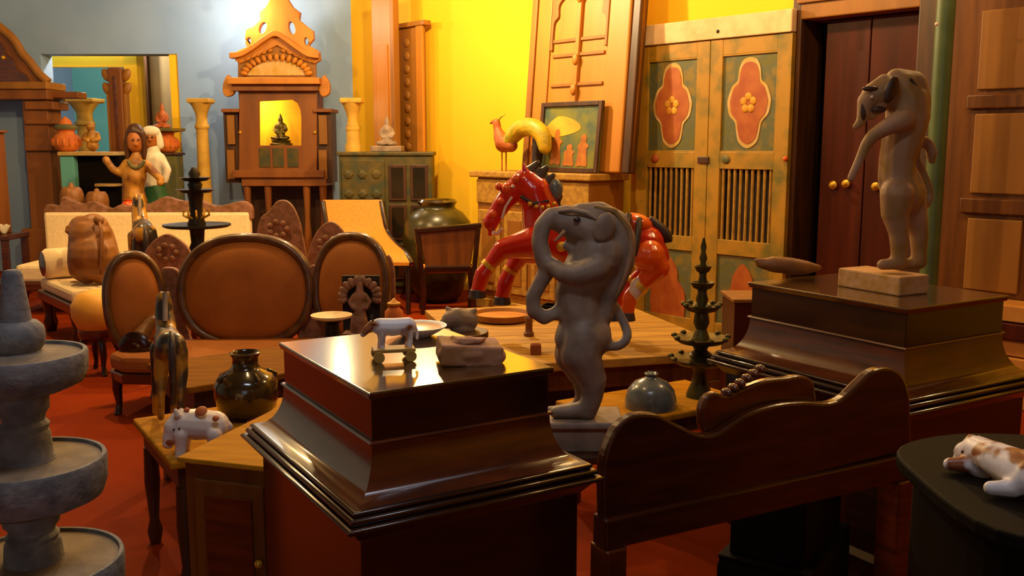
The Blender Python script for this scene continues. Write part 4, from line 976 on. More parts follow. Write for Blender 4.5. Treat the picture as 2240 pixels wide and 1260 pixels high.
# brown humped carvings on the crest
for lb, px, py, rx, ry in (('round brown carved gourd behind the left end of the sofa', 158, 440, 26, 32), ('lower grey-brown carved dome right of the gourd behind the sofa', 213, 442, 25, 24)):
    c = at(px, py, YF + 0.35); k = c.y / FOC
    tt = thing('carved_gourd', lb, 'carving', (c.x, c.y, 0)); zt = c.z
    MB().lathe([(0.10, 0), (0.09, 0.05), (0.05, 0.12), (0.05, zt - ry * k - 0.02), (0.1, zt - ry * k)], (c.x, c.y, 0), 20).build('stand', 'dark brown wood', tt, smooth=50)
    b = MB(); n = 12
    for i in range(n):
        a = 2 * PI * i / n; b.ell((c.x + rx * k * 0.55 * math.cos(a), c.y + rx * k * 0.55 * math.sin(a), zt), (rx * k * 0.45, rx * k * 0.45, ry * k), (0, 0, 0), 10, 8)
    b.blob('gourd', 'elephant wood', tt, voxel=0.012, it=2)
    MB().lathe([(0.04, zt + ry * k * 0.8), (0.03, zt + ry * k), (0.015, zt + ry * k * 1.25)], (c.x, c.y, 0), 10).build('stalk', 'elephant wood', tt, smooth=50)
# daybed with bolster
DZ = 0.45
M = frame((-3.95, 7.95, 0), -51)
t = thing('daybed', 'low cream cushioned daybed with dark legs left of the carved elephant', 'daybed', M @ Vector((0.48, 0.28, 0)))
MB(M).box(0, 0.96, 0, 0.56, DZ - 0.1, DZ).build('cushion', 'cream cloth', t, bevel=0.03)
MB(M).box(-0.02, 0.98, -0.02, 0.58, DZ - 0.18, DZ - 0.1).build('frame', 'dark polished wood', t, bevel=0.01)
for x in (0.06, 0.9):
    for y in (0.05, 0.51): MB(M).lathe([(0.04, 0), (0.06, 0.08), (0.04, 0.14), (0.065, DZ - 0.18)], (x, y, 0), 12).build('leg', 'dark polished wood', t, smooth=50)
rr = 0.125
t = thing('bolster', 'cream bolster cushion with a dark round end on the left end of the daybed', 'cushion', M @ Vector((0.13, 0.32, DZ)))
Mb = M @ Matrix.Translation((0.14, 0.0, DZ + rr + 0.002)) @ Matrix.Rotation(R(-90), 4, 'X')
MB(Mb).lathe([(rr * 0.8, 0), (rr, 0.03), (rr, 0.53), (rr * 0.8, 0.56)], (0, 0, 0), 28).build('roll', 'cream cloth', t, smooth=50)
MB(Mb).lathe([(0.01, -0.02), (rr * 0.5, -0.015), (rr * 0.8, -0.004), (rr * 0.8, 0.003)], (0, 0, 0), 28).build('end_disc', 'mahogany', t, smooth=50)
# elephant seen from behind on the daybed
YE = 7.55; P, k = fig(YE); c = at(205, 640, YE)
t = thing('wooden_elephant', 'brown carved wooden elephant seen from behind with its tail down the middle', 'carving', (c.x, YE, DZ))
b = MB(); C = lambda pts: b.chain([(P(x, y, d), r * k) for x, y, d, r in pts])
C([(205, 560, 0, 54), (202, 530, 0.08, 50), (194, 512, 0.16, 42), (180, 500, 0.22, 30)])
C([(200, 520, 0.05, 48), (205, 500, 0.05, 34)])
for sx in (-1, 1):
    C([(205 + sx * 22, 585, 0, 32), (205 + sx * 16, 594, 0, 22), (205 + sx * 15, 602, 0, 20)])
    C([(195 + sx * 24, 570, 0.18, 24), (195 + sx * 24, 590, 0.18, 21)])
b.ell(P(158, 504, 0.1), (17 * k, 0.03, 11 * k), (0, 0.5, 0)).chain([(P(166, 508, 0.1), 10 * k), (P(146, 506, 0.08), 5 * k)]).ell(P(222, 492, 0.22), (14 * k, 0.03, 20 * k), (0, -0.4, 0))
zf = DZ
b.blob('body', 'elephant wood', t, voxel=0.011, it=4)
tp = spline([(216, 482, -0.1), (222, 510, -0.17), (222, 560, -0.215), (220, 600, -0.21)], 4)
MB().tube([P(q.x, q.y, q.z) for q in tp], [0.03] + [0.014] * (len(tp) - 1), 8).build('tail', 'elephant wood', t, smooth=60)
MB().ell(P(216, 482, -0.09), 0.04).build('tail_knob', 'elephant wood', t, smooth=60)
# tea table behind the settee carrying the second horse and the iron lamp
TT = 0.5
x0, x1 = at(290, 600, 7.2).x, at(520, 600, 7.2).x
t = thing('tea_table', 'dark tea table behind the settee carrying the second horse and the iron lamp', 'table', ((x0 + x1) / 2, 7.3, 0))
MB().box(x0, x1, 6.95, 7.75, TT - 0.03, TT).build('table_top', 'dark brown wood', t, bevel=0.006)
for x in (x0 + 0.05, x1 - 0.05):
    for y in (7.0, 7.7): MB().box(x - 0.025, x + 0.025, y - 0.025, y + 0.025, 0, TT - 0.03).build('leg', 'dark brown wood', t, bevel=0.005)
YQ = 7.15
feet = 630 + FOC * math.tan(math.atan((EYE - TT) / YQ) - PITCH)
rear_horse('wooden_horse', 'tall-necked striped wooden horse seen from behind before the cream sofa', YQ, None, (318, 486, 30, 424, 304, feet), 'horse wood', k2=1.2)
YI = 7.3; c = at(431, 500, YI); k = YI / FOC; G = lambda r, y: (r * k, zrow(y, YI))
t = thing('iron_lamp', 'black iron lamp stand with a wide flat ring tray before the cream sofa', 'oil lamp', (c.x, YI, TT))
MB().lathe([(0.16, TT), (0.15, TT + 0.02), (0.06, TT + 0.05), G(16, 560), G(20, 545), G(14, 530), G(16, 505), G(20, 490), G(13, 470), G(15, 440), G(18, 420), G(12, 414)], (c.x, YI, 0), 24).build('shaft', 'black iron', t, smooth=50)
MB().lathe([G(14, 502), G(66, 497), G(72, 494), G(72, 490), G(66, 492), G(14, 494)], (c.x, YI, 0), 40).build('ring_tray', 'black iron', t, smooth=40)
for rr, y in ((42, 418), (34, 392)):
    MB().lathe([G(8, y + 6), G(rr * 0.8, y + 3), G(rr, y - 4), G(rr - 3, y - 4), G(8, y - 1)], (c.x, YI, 0), 32).build('tray', 'black iron', t, smooth=40)
MB().lathe([G(11, 420), G(16, 404), G(9, 392), G(13, 380), G(5, 366)], (c.x, YI, 0), 20).build('finial', 'black iron', t, smooth=50)
for i in range(10):
    a = 2 * PI * i / 10; MB().tube([(c.x + 0.05 * math.cos(a), YI + 0.05 * math.sin(a), zrow(478, YI)), (c.x + 0.1 * math.cos(a), YI + 0.1 * math.sin(a), zrow(470, YI)), (c.x + 0.09 * math.cos(a), YI + 0.09 * math.sin(a), zrow(458, YI))], 0.008, 6).build('leaf_hook', 'gilt', t, smooth=50)

# cane lounge chairs
YC = 9.4
t = thing('cane_lounger', 'orange cane lounge chair with a curved sling seat and dark frame', 'chair', (at(800, 560, YC).x, YC - 0.3, 0))
cv = spline([(0, 9.75, zrow(437, 9.75)), (0, 9.66, zrow(470, 9.66)), (0, 9.54, zrow(502, 9.54)), (0, 9.35, zrow(522, 9.35)), (0, 9.1, zrow(538, 9.1)), (0, 8.85, zrow(552, 8.85)), (0, 8.68, zrow(574, 8.68))], 5)
def lx(y): 
    f = (9.75 - y) / 1.1; return at(706 + f * 60, 480, 9.7).x + f * 0.17, at(834 + f * 70, 480, 9.7).x + f * 0.10
vs, fs = [], []
for q in cv:
    a_, b_ = lx(q.y); vs += [(a_, q.y, q.z), (b_, q.y, q.z), (b_, q.y, q.z - 0.03), (a_, q.y, q.z - 0.03)]
for i in range(len(cv) - 1):
    for j in range(4): fs.append((i * 4 + j, i * 4 + (j + 1) % 4, i * 4 + 4 + (j + 1) % 4, i * 4 + 4 + j))
fs += [(0, 1, 2, 3), tuple(len(vs) - 4 + j for j in range(4))]
MB().add(vs, fs).build('cane_sling', 'cane', t, smooth=40)
for j in (0, 1):
    MB().tube([(lx(q.y)[j], q.y, q.z - 0.02) for q in cv], 0.028, 8).build('side_rail', 'dark polished wood', t, smooth=60)
for y in (9.55, 8.8):
    for j in (0, 1):
        x = lx(y)[j]; MB().tube([(x, y, 0.44), (x, y + (0.1 if y > 9.3 else -0.08), 0)], [0.03, 0.022], 8).build('leg', 'dark polished wood', t, smooth=60)
# dark chair with a wide brown panel back
YD = 8.72
xa, xb = at(924, 560, YD).x, at(1040, 560, YD).x
t = thing('panel_chair', 'low dark chair with a wide brown panelled back before the big jar', 'chair', ((xa + xb) / 2, YD + 0.2, 0))
zt = zrow(498, YD)
M = frame((xa, YD, 0), 8)
wdt = xb - xa
MB(M).prism([(0.03, 0.42), (wdt - 0.05, 0.42), (wdt + 0.02, zt), (-0.03, zt - 0.03)], 0, 0.03).build('back_panel', 'brown cabinet wood', t, bevel=0.008)
MB(M).bar((-0.06, 0, zt - 0.03), (wdt + 0.06, 0, zt + 0.015), 0.05).build('top_rail', 'dark polished wood', t, bevel=0.012)
MB(M).bar((0.02, 0, 0.42), (wdt - 0.04, 0, 0.42), 0.06).build('bottom_rail', 'dark polished wood', t, bevel=0.012)
for x, dx in ((0.0, -0.05), (wdt - 0.02, 0.05)):
    MB(M).bar((x + dx * 0.2, 0, 0.40), (x + dx, 0, zt), 0.045).build('back_post', 'dark polished wood', t, bevel=0.01)
    MB(M).tube([(x, 0, 0.42), (x + 0.01, -0.02, 0.2), (x, 0, 0.0)], [0.03, 0.022, 0.025], 8).build('leg', 'dark polished wood', t, smooth=60)
    MB(M).tube([(x, 0.3, 0.42), (x + 0.01, 0.31, 0.2), (x, 0.3, 0.0)], [0.03, 0.022, 0.025], 8).build('leg', 'dark polished wood', t, smooth=60)
MB(M).box(0, wdt - 0.02, 0.02, 0.32, 0.38, 0.43).build('seat', 'cane', t, bevel=0.01)
# big storage jar
YJ2 = 9.5; k = YJ2 / FOC; c = at(957, 500, YJ2); G = lambda r, y: (r * k, zrow(y, YJ2))
t = thing('storage_jar', 'huge dark greenish storage jar with a wide rim below the yellow wall', 'jar', (c.x, YJ2, 0))
MB().lathe([(0.18, 0), (0.24, 0.08), (0.34, 0.42), G(76, 515), G(72, 485), G(56, 465), G(42, 457), G(38, 452), G(40, 446), G(43, 441), G(40, 437), G(34, 440), G(30, 456)], (c.x, YJ2, 0), 40).build('body', 'green stoneware', t, smooth=60)
MB().lathe([G(42, 446), G(44.5, 441), G(40, 436), G(33, 439), G(33, 446)], (c.x, YJ2, 0), 40).build('rim', 'stoneware', t, smooth=60)

# ================================================================ along the blue wall
# carved shrine
YS = 11.25
P = lambda x, y: at(x, y, YS)
t = thing('carved_shrine', 'tall carved orange-brown wooden shrine with a pierced crown on the blue wall', 'shrine', (at(608, 450, YS).x, YS + 0.2, 0))
SH = t
k = YS / FOC
crown = [(516, 132), (522, 112), (536, 106), (548, 100), (538, 86), (540, 66), (556, 58), (570, 44), (568, 28), (584, 16), (592, 0), (594, -24), (612, -34), (630, -24), (632, 0), (642, 16), (658, 28), (656, 44), (672, 58), (686, 68), (688, 86), (676, 100), (692, 108), (700, 114), (702, 132)]
ridge = [(690, 140), (660, 130), (608, 100), (552, 130), (526, 140)]
def drop(x, y, rx, ry, rot=0):
    out = []
    for i in range(12):
        a = 2 * PI * i / 12; u, v_ = rx * math.cos(a), ry * math.sin(a) * (1 - 0.35 * math.cos(a) * 0)
        out.append((x + u * math.cos(rot) - v_ * math.sin(rot), y + u * math.sin(rot) + v_ * math.cos(rot)))
    return out
holed('crown', plate_px(crown + ridge, YS - 0.02), [plate_px(drop(577, 62, 7, 13, 0.4), YS - 0.02), plate_px(drop(640, 62, 7, 14, -0.25), YS - 0.02), plate_px(drop(546, 92, 5, 9, 0.2), YS - 0.02), plate_px(drop(672, 92, 5, 9, -0.2), YS - 0.02)], YS - 0.06, YS + 0.02, 'orange teak', SH, 0.008)
# gable mouldings
def strip(pts, wd, y0, y1, nm, m, par):
    up = [(x, y - wd / 2) for x, y in pts]; dn = [(x, y + wd / 2) for x, y in reversed(pts)]
    return MB().prism(plate_px(up + dn, YS), y0, y1).build(nm, m, par, bevel=0.006)
arch = [(p.x, p.y) for p in spline([(510, 124, 0), (535, 120, 0), (560, 106, 0), (585, 88, 0), (608, 76, 0), (630, 88, 0), (655, 106, 0), (678, 120, 0), (702, 124, 0)], 4)]
strip(arch, 12, YS - 0.16, YS - 0.02, 'gable_moulding', 'orange teak', SH)
tym = plate_px([(522, 130), (560, 116), (608, 92), (656, 116), (692, 130), (692, 180), (522, 180)], YS)
MB().prism(tym, YS - 0.03, YS + 0.02).build('tympanum', 'dark teak', SH, bevel=0.004)
fan = plate_px([(540, 166), (556, 148), (582, 134), (608, 128), (634, 134), (660, 148), (676, 166)], YS)
MB().prism(fan, YS - 0.05, YS - 0.03).build('painted_fan', 'pale paint', SH, bevel=0.004)
for i in range(15):
    a = R(12 + 156 * i / 14)
    c = P(608 + 72 * math.cos(a), 170 - 44 * math.sin(a)); MB().ell((c.x, YS - 0.075, c.z), (0.03, 0.025, 0.045), (0, PI / 2 - a, 0), 8, 6).build('leaf_carving', 'orange teak', SH, smooth=60)
for i in range(6):
    for sx in (-1, 1):
        c = P(608 + sx * (14 + i * 13), 112 + i * 4.5); MB().ell((c.x, YS - 0.06, c.z), (0.034, 0.02, 0.016), (0, sx * 0.5, 0), 8, 6).build('scroll', 'orange teak', SH, smooth=60)
def sbox(nm, x0, y0, x1, y1, f, b_, m, par=SH, bv=0.006):
    bb = MB(); a = P(x0, (y0 + y1) / 2); c = P(x1, (y0 + y1) / 2)
    return bb.box(a.x, c.x, YS - f, YS + b_, P(0, y1).z, P(0, y0).z).build(nm, m, par, bevel=bv)
sbox('cornice', 508, 172, 706, 186, 0.2, 0.42, 'orange teak')
sbox('cornice_under', 514, 186, 700, 200, 0.12, 0.42, 'red brown wood')
for x0, x1 in ((490, 514), (700, 722)):
    out = spl2(plate_px([(x0, 200), (x0 + 2, 180), (x0 + 10, 165), (x1 - 8, 168), (x1, 182), (x1, 205), (x0 + 8, 212)], YS), 3)
    MB().prism(out, YS - 0.06, YS + 0.02).build('corner_scroll', 'orange teak', SH, bevel=0.01)
# cabinet body with an arched opening
outer = plate_px([(524, 198), (694, 198), (694, 378), (524, 378)], YS)
hole = plate_px([(568, 318), (568, 222), (640, 218), (652, 226), (658, 240), (660, 260), (660, 318)], YS)
holed('front_board', outer, [hole], YS - 0.02, YS + 0.02, 'red brown wood', SH, 0.006)
sbox('side_wall', 524, 198, 530, 380, -0.02, 0.42, 'red brown wood'); sbox('side_wall', 688, 198, 694, 380, -0.02, 0.42, 'red brown wood')
a, c = P(530, 300), P(688, 300)
MB().box(a.x, c.x, YS + 0.38, YS + 0.40, P(0, 378).z, P(0, 200).z).build('back_board', 'yellow plaster', SH)
MB().box(a.x, c.x, YS + 0.02, YS + 0.38, P(0, 378).z, P(0, 318).z - 0.01).build('inner_floor', 'green patina wood', SH)
for i, x in enumerate((578, 608, 640)):
    sbox('green_panel', x - 10, 324, x + 14, 366, 0.035, -0.02, 'green patina wood')
sbox('sill', 514, 372, 712, 388, 0.10, 0.42, 'red brown wood')
# narrow glazed side cupboards
for x0, x1 in ((490, 522), (690, 724)):
    s_ = sbox('side_cupboard', x0, 244, x1, 400, -0.02, 0.38, 'dark brown wood')
    sbox('cupboard_cornice', x0 - 3, 238, x1 + 3, 246, 0.06, 0.4, 'red brown wood', s_)
    for y0, y1 in ((252, 316), (328, 392)):
        sbox('glazed_door', x0 + 8, y0, x1 - 8, y1, 0.0, -0.021, 'dark teak', s_, 0.004)
        sbox('pane', x0 + 12, y0 + 5, x1 - 12, y1 - 5, 0.006, -0.001, 'pale paint', s_, 0.001)  # lit look of these panels is put into the pale colour
for x in (527, 690):
    c = P(x, 290); MB().ell((c.x, YS - 0.03, c.z), 0.02).build('knob', 'gilt', SH, smooth=60)
# table base
zt = P(0, 388).z
a, c = P(532, 420).x, P(716, 420).x
MB().box(a, c, YS - 0.06, YS + 0.4, zt - 0.1, zt).build('table_apron', 'red brown wood', SH, bevel=0.008)
for x in (a + 0.05, (a + c) / 2 - 0.2, (a + c) / 2 + 0.25, c - 0.05):
    MB().lathe([(0.04, 0), (0.05, 0.1), (0.03, 0.16), (0.05, 0.4), (0.03, 0.7), (0.045, zt - 0.1)], (x, YS - 0.0, 0), 12).build('table_leg', 'red brown wood', SH, smooth=50)
MB().box(a, c, YS + 0.34, YS + 0.38, 0, zt - 0.1).build('table_back', 'dark brown wood', SH)
MB().box(a, c, YS - 0.03, YS + 0.34, 0.3, 0.34).build('table_shelf', 'red brown wood', SH, bevel=0.006)
# idol inside
c = at(614, 318, YS + 0.14); zf = P(0, 318).z - 0.01
t = thing('seated_idol', 'small dark seated idol inside the arched niche of the shrine', 'idol', (c.x, YS + 0.16, zf))
def seated(t, x, y, z, h, m, vox):
    b = MB(); s_ = h
    b.chain([((x, y, z + 0.12 * s_), 0.17 * s_), ((x, y, z + 0.34 * s_), 0.14 * s_), ((x, y, z + 0.52 * s_), 0.15 * s_), ((x, y, z + 0.64 * s_), 0.06 * s_), ((x, y, z + 0.74 * s_), 0.10 * s_), ((x, y, z + 0.87 * s_), 0.06 * s_), ((x, y, z + 0.97 * s_), 0.025 * s_)])
    for sx in (-1, 1):
        b.chain([((x + sx * 0.12 * s_, y, z + 0.08 * s_), 0.09 * s_), ((x + sx * 0.28 * s_, y - 0.12 * s_, z + 0.08 * s_), 0.075 * s_), ((x + sx * 0.08 * s_, y - 0.22 * s_, z + 0.06 * s_), 0.06 * s_)])
        b.chain([((x + sx * 0.15 * s_, y, z + 0.55 * s_), 0.06 * s_), ((x + sx * 0.23 * s_, y - 0.03 * s_, z + 0.38 * s_), 0.05 * s_), ((x + sx * 0.15 * s_, y - 0.17 * s_, z + 0.27 * s_), 0.045 * s_)])
    b.blob('figure', m, t, voxel=vox, it=3)
ld = bpy.data.lights.new('niche_fill_light', 'POINT'); ld.energy = 15; ld.color = (1.0, 0.74, 0.4); ld.shadow_soft_size = 0.03  # added unseen fill light to brighten the niche back
lo = bpy.data.objects.new('niche_fill_light', ld); col.objects.link(lo); lo.parent = SH; lo.location = Vector((at(548, 240, YS).x, YS + 0.14, zrow(222, YS))) - SH.location
nb = SH.location + lo.location
MB().lathe([(0.005, -0.0), (0.016, 0.012), (0.02, 0.03), (0.012, 0.05), (0.01, 0.07)], (nb.x, nb.y, nb.z + 0.035), 14).build('niche_fill_bulb', 'bulb glow', SH, smooth=60)  # bulb shape added to go with the niche fill light
h = zrow(246, YS + 0.15) - zf
MB().lathe([(0.13, zf), (0.13, zf + 0.03), (0.10, zf + 0.05), (0.12, zf + 0.07)], (c.x, YS + 0.17, 0), 20).build('base', 'bronze', t, bevel=0.004)
seated(t, c.x, YS + 0.17, zf + 0.07, h - 0.07, 'bronze', 0.012)
# stone columns either side
def column(px, top, Y, z0, label, w=18):
    c = at(px, 300, Y); k = Y / FOC; zt = zrow(top, Y); hh = zt - z0
    t = thing('stone_column', label, 'column', (c.x, Y, z0))
    MB().lathe([(w * 1.25 * k, z0), (w * 1.25 * k, z0 + 0.06), (w * k, z0 + 0.1), (w * 0.98 * k, z0 + hh * 0.5), (w * 0.86 * k, zt - 0.42), (w * 0.86 * k, zt - 0.34)], (c.x, Y, 0), 24).build('shaft', 'pale stone', t, smooth=40)
    MB().lathe([(w * 0.86 * k, zt - 0.35), (w * 1.05 * k, zt - 0.33), (w * 1.05 * k, zt - 0.30), (w * 0.85 * k, zt - 0.28), (w * 0.8 * k, zt - 0.2), (w * 0.95 * k, zt - 0.15), (w * 1.3 * k, zt - 0.09), (w * 1.6 * k, zt - 0.05)], (c.x, Y, 0), 24).build('capital', 'pale stone', t, smooth=40)
    q = w * 1.62 * k
    MB().rings([(zt - 0.055, c.x - q * 0.9, c.x + q * 0.9, Y - q * 0.9, Y + q * 0.9), (zt - 0.04, c.x - q, c.x + q, Y - q, Y + q), (zt, c.x - q, c.x + q, Y - q, Y + q)]).build('abacus', 'pale stone', t, bevel=0.006)
column(443, 216, 11.2, 0, 'pale stone column with a flared capital left of the shrine', 14.5)
# green patina cabinet
YG = 9.93
xa, xm, xb = at(742, 400, YG).x, at(846, 400, YG).x, at(945, 400, YG).x
zt = zrow(332, YG)
t = thing('green_cabinet', 'old green painted cabinet with carved and glazed doors right of the shrine', 'cabinet', ((xa + xb) / 2, YG + 0.25, 0))
MB().box(xa, xb, YG, YG + 0.35, 0.08, zt - 0.04).build('body', 'green patina wood', t, bevel=0.01)
MB().box(xa - 0.02, xb + 0.02, YG - 0.02, YG + 0.36, zt - 0.04, zt).build('top_board', 'green patina wood', t, bevel=0.01)
MB().box(xa, xb, YG + 0.02, YG + 0.35, 0, 0.08).build('plinth', 'dark brown wood', t, bevel=0.01)
dl = MB().box(xa + 0.03, xm - 0.02, YG - 0.02, YG, 0.14, zt - 0.08).build('carved_door', 'green patina wood', t, bevel=0.006)
for i in range(3):
    for j in range(6):
        x = xa + 0.1 + i * (xm - xa - 0.16) / 2.3; z = 0.25 + j * (zt - 0.42) / 5.3
        MB(Matrix.Translation((x, YG - 0.02, z)) @ Matrix.Rotation(R(90), 4, 'X')).lathe([(0.055, 0), (0.045, 0.01), (0.02, 0.016)], (0, 0, 0), 6).build('rosette', 'green patina wood', dl)
for i in range(2):
    w_ = (xb - xm) / 2; x0 = xm + 0.02 + i * (w_ - 0.01)
    for j in range(3):
        z0 = 0.16 + j * (zt - 0.25) / 3; z1 = z0 + (zt - 0.25) / 3 - 0.04
        fr = MB().box(x0, x0 + w_ - 0.05, YG - 0.02, YG, z0, z1).build('glazed_door', 'dark brown wood', t, bevel=0.006)
        MB().box(x0 + 0.03, x0 + w_ - 0.08, YG - 0.024, YG - 0.019, z0 + 0.03, z1 - 0.03).build('pane', 'glass dark', fr)
column(772, 215, YG + 0.18, zt, 'short pale stone column standing on the green cabinet', 14)
c = at(846, 320, YG + 0.12)
t = thing('stone_idol', 'pale grey seated stone figure on top of the green cabinet', 'idol', (c.x, YG + 0.16, zt))
MB().box(c.x - 0.16, c.x + 0.16, YG + 0.03, YG + 0.31, zt, zt + 0.06).build('base', 'statue grey', t, bevel=0.01)
seated(t, c.x, YG + 0.18, zt + 0.06, zrow(250, YG + 0.18) - zt - 0.06, 'statue grey', 0.014)

# ---------------------------------------------------------------- gabled portal at the far left
YPt = 11.35
P = lambda x, y: at(x, y, YPt)
t = thing('carved_portal', 'tall red-brown carved wooden portal with a gable at the left edge', 'portal', (at(0, 400, YPt).x, YPt + 0.15, 0))
PT = t
def pbox(nm, x0, y0, x1, y1, f, b_, m, par=None, bv=0.01):
    a = P(x0, (y0 + y1) / 2); c = P(x1, (y0 + y1) / 2)
    return MB().box(a.x, c.x, YPt - f, YPt + b_, max(0, P(0, y1).z), P(0, y0).z).build(nm, m, par or PT, bevel=bv)
pbox('pillar', 62, 216, 116, 620, 0.0, 0.35, 'red brown wood')
for y0, y1, f in ((222, 240, 0.05), (262, 272, 0.04), (300, 330, 0.05)):
    pbox('pillar_band', 58, y0, 120, y1, f, 0.36, 'red brown wood')
pbox('pillar_base', 56, 500, 122, 640, 0.05, 0.36, 'red brown wood')
pbox('pillar', -150, 216, -96, 620, 0.0, 0.35, 'red brown wood')
pbox('lintel', -190, 194, 110, 218, 0.08, 0.38, 'red brown wood')
pbox('lintel_arm', 104, 200, 166, 214, -0.05, 0.3, 'red brown wood')
gab = [(108, 188), (100, 168), (80, 150), (64, 128), (48, 110), (36, 84), (20, 68), (4, 54), (-14, 40), (-40, 22), (-66, 40), (-84, 54), (-116, 90), (-140, 130), (-180, 168), (-188, 188)]
MB().prism(plate_px(spl2(gab[:10], 2, False) + gab[10:], YPt), YPt - 0.04, YPt + 0.06).build('gable', 'red brown wood', PT, bevel=0.015)
inn = [(70, 184), (58, 164), (38, 152), (30, 130), (14, 118), (6, 96), (-20, 80), (-40, 70), (-60, 80), (-100, 120), (-150, 184)]
MB().prism(plate_px(inn, YPt - 0.05), YPt - 0.055, YPt - 0.04).build('gable_panel', 'mahogany', PT, bevel=0.005)
rk = spline([(106, 180, 0), (84, 160, 0), (66, 136, 0), (48, 116, 0), (34, 92, 0), (8, 66, 0), (-40, 32, 0)], 4)
MB().tube([at(q.x, q.y, YPt - 0.05) for q in rk], 0.05, 8).build('gable_moulding', 'dark teak', PT, smooth=50)
pbox('cornice', -196, 180, 112, 196, 0.12, 0.38, 'dark teak')
c = P(14, 127); MB().ell((c.x, YPt - 0.07, c.z), 0.025).build('stud', 'gilt', PT, smooth=60)
# things at the very left edge
Ye = 9.6
xa, xb = at(-120, 400, Ye).x, at(-22, 400, Ye).x
t = thing('small_cupboard', 'dark red-brown narrow cupboard at the left edge of the picture', 'cupboard', ((xa + xb) / 2, Ye + 0.2, 0.6))
zc = zrow(515, Ye)
t.location.z = zc
MB().box(xa, xb, Ye, Ye + 0.35, zc, zrow(290, Ye)).build('body', 'red brown wood', t, bevel=0.01)
MB().box(xa + 0.04, xb - 0.04, Ye - 0.015, Ye, zc + 0.06, zrow(290, Ye) - 0.08).build('door', 'mahogany', t, bevel=0.008)
MB().box(xa - 0.02, xb + 0.03, Ye - 0.03, Ye + 0.36, zrow(290, Ye), zrow(284, Ye)).build('cornice', 'red brown wood', t, bevel=0.008)
xa2, xb2 = xa - 0.1, at(20, 520, Ye).x
t = thing('side_stand', 'dark open stand under the cupboard at the left edge', 'stand', ((xa2 + xb2) / 2, Ye + 0.2, 0))
MB().box(xa2, xb2, Ye - 0.05, Ye + 0.42, zc - 0.05, zc).build('top', 'mahogany', t, bevel=0.008)
for x in (xa2 + 0.04, xb2 - 0.04):
    for y in (Ye - 0.01, Ye + 0.38): MB().box(x - 0.03, x + 0.03, y - 0.03, y + 0.03, 0, zc - 0.05).build('leg', 'mahogany', t, bevel=0.005)
MB().box(xa2, xb2, Ye - 0.03, Ye + 0.4, 0.12, 0.16).build('shelf', 'mahogany', t, bevel=0.006)
c = at(8, 500, Ye + 0.1)
t = thing('white_shell', 'small pale shell-like ornament on the dark stand at the left edge', 'ornament', (c.x, Ye + 0.1, zc))
b = MB()
for i in range(5): b.chain([((c.x, Ye + 0.1, zc + 0.03), 0.03), ((c.x - 0.06 + i * 0.03, Ye + 0.1, zc + 0.09 + 0.01 * (i % 2)), 0.012)])
b.blob('shell', 'cloth white', t, voxel=0.008, it=2)

# ---------------------------------------------------------------- counter and objects before the opening
YO = 11.05
P = lambda x, y: at(x, y, YO)
zt = zrow(332, YO)
xa, xb = P(128, 340).x, P(252, 340).x
t = thing('shop_counter', 'dark counter with a cream top and teal end post before the opening', 'counter', ((xa + xb) / 2, YO + 0.2, 0))
MB().box(xa, xb, YO - 0.03, YO + 0.4, zt - 0.045, zt).build('counter_top', 'pale paint', t, bevel=0.008)
MB().box(P(134, 400).x, P(164, 400).x, YO, YO + 0.36, 0, zt - 0.045).build('end_post', 'teal plaster', t, bevel=0.008)
MB().box(P(164, 400).x, xb, YO + 0.1, YO + 0.36, 0, zt - 0.045).build('body', 'black lacquer', t, bevel=0.006)
MB().box(P(208, 405).x, P(256, 405).x, YO - 0.02, YO + 0.3, zrow(408, YO), zrow(402, YO)).build('lower_shelf', 'pale paint', t, bevel=0.004)
def urn(px, base_y, Y, z0, label, s, m='terracotta', lid=True):
    c = at(px, base_y, Y); t = thing('terracotta_urn', label, 'urn', (c.x, Y, z0))
    MB().lathe([(0.10 * s, z0), (0.15 * s, z0 + 0.03 * s), (0.19 * s, z0 + 0.12 * s), (0.17 * s, z0 + 0.21 * s), (0.11 * s, z0 + 0.26 * s), (0.11 * s, z0 + 0.29 * s), (0.135 * s, z0 + 0.31 * s), (0.10 * s, z0 + 0.31 * s)], (c.x, Y, 0), 28).build('body', m, t, smooth=60)
    if lid:
        MB().lathe([(0.15 * s, z0 + 0.31 * s), (0.16 * s, z0 + 0.34 * s), (0.13 * s, z0 + 0.37 * s), (0.06 * s, z0 + 0.385 * s)], (c.x, Y, 0), 24).build('collar', 'old green paint', t, smooth=50)
        MB().lathe([(0.09 * s, z0 + 0.38 * s), (0.075 * s, z0 + 0.43 * s), (0.03 * s, z0 + 0.47 * s), (0.008 * s, z0 + 0.49 * s)], (c.x, Y, 0), 20).build('lid', m, t, smooth=60)
    for i in range(14):
        a = 2 * PI * i / 14; MB().ell((c.x + 0.185 * s * math.cos(a), Y + 0.185 * s * math.sin(a), z0 + 0.13 * s), (0.018 * s, 0.018 * s, 0.06 * s), (0, 0, 0), 6, 5).build('rib', m, t, smooth=60)
urn(147, 330, YO + 0.16, zt, 'lidded terracotta urn on the left end of the cream-topped counter', 0.82)
c = at(203, 320, YO + 0.15)
t = thing('stone_figurine', 'small pale standing figurine on the cream-topped counter', 'figurine', (c.x, YO + 0.15, zt))
hh = zrow(270, YO + 0.15) - zt
b = MB(); x, y = c.x, YO + 0.15
b.chain([((x, y, zt + 0.072), 0.07), ((x, y, zt + hh * 0.3), 0.06), ((x, y, zt + hh * 0.55), 0.06), ((x, y, zt + hh * 0.72), 0.035), ((x - 0.01, y, zt + hh * 0.88), 0.05), ((x, y, zt + hh * 0.97), 0.025)])
for sx in (-1, 1): b.chain([((x + sx * 0.06, y, zt + hh * 0.62), 0.03), ((x + sx * 0.09, y - 0.03, zt + hh * 0.45), 0.025), ((x + sx * 0.03, y - 0.07, zt + hh * 0.4), 0.022)])
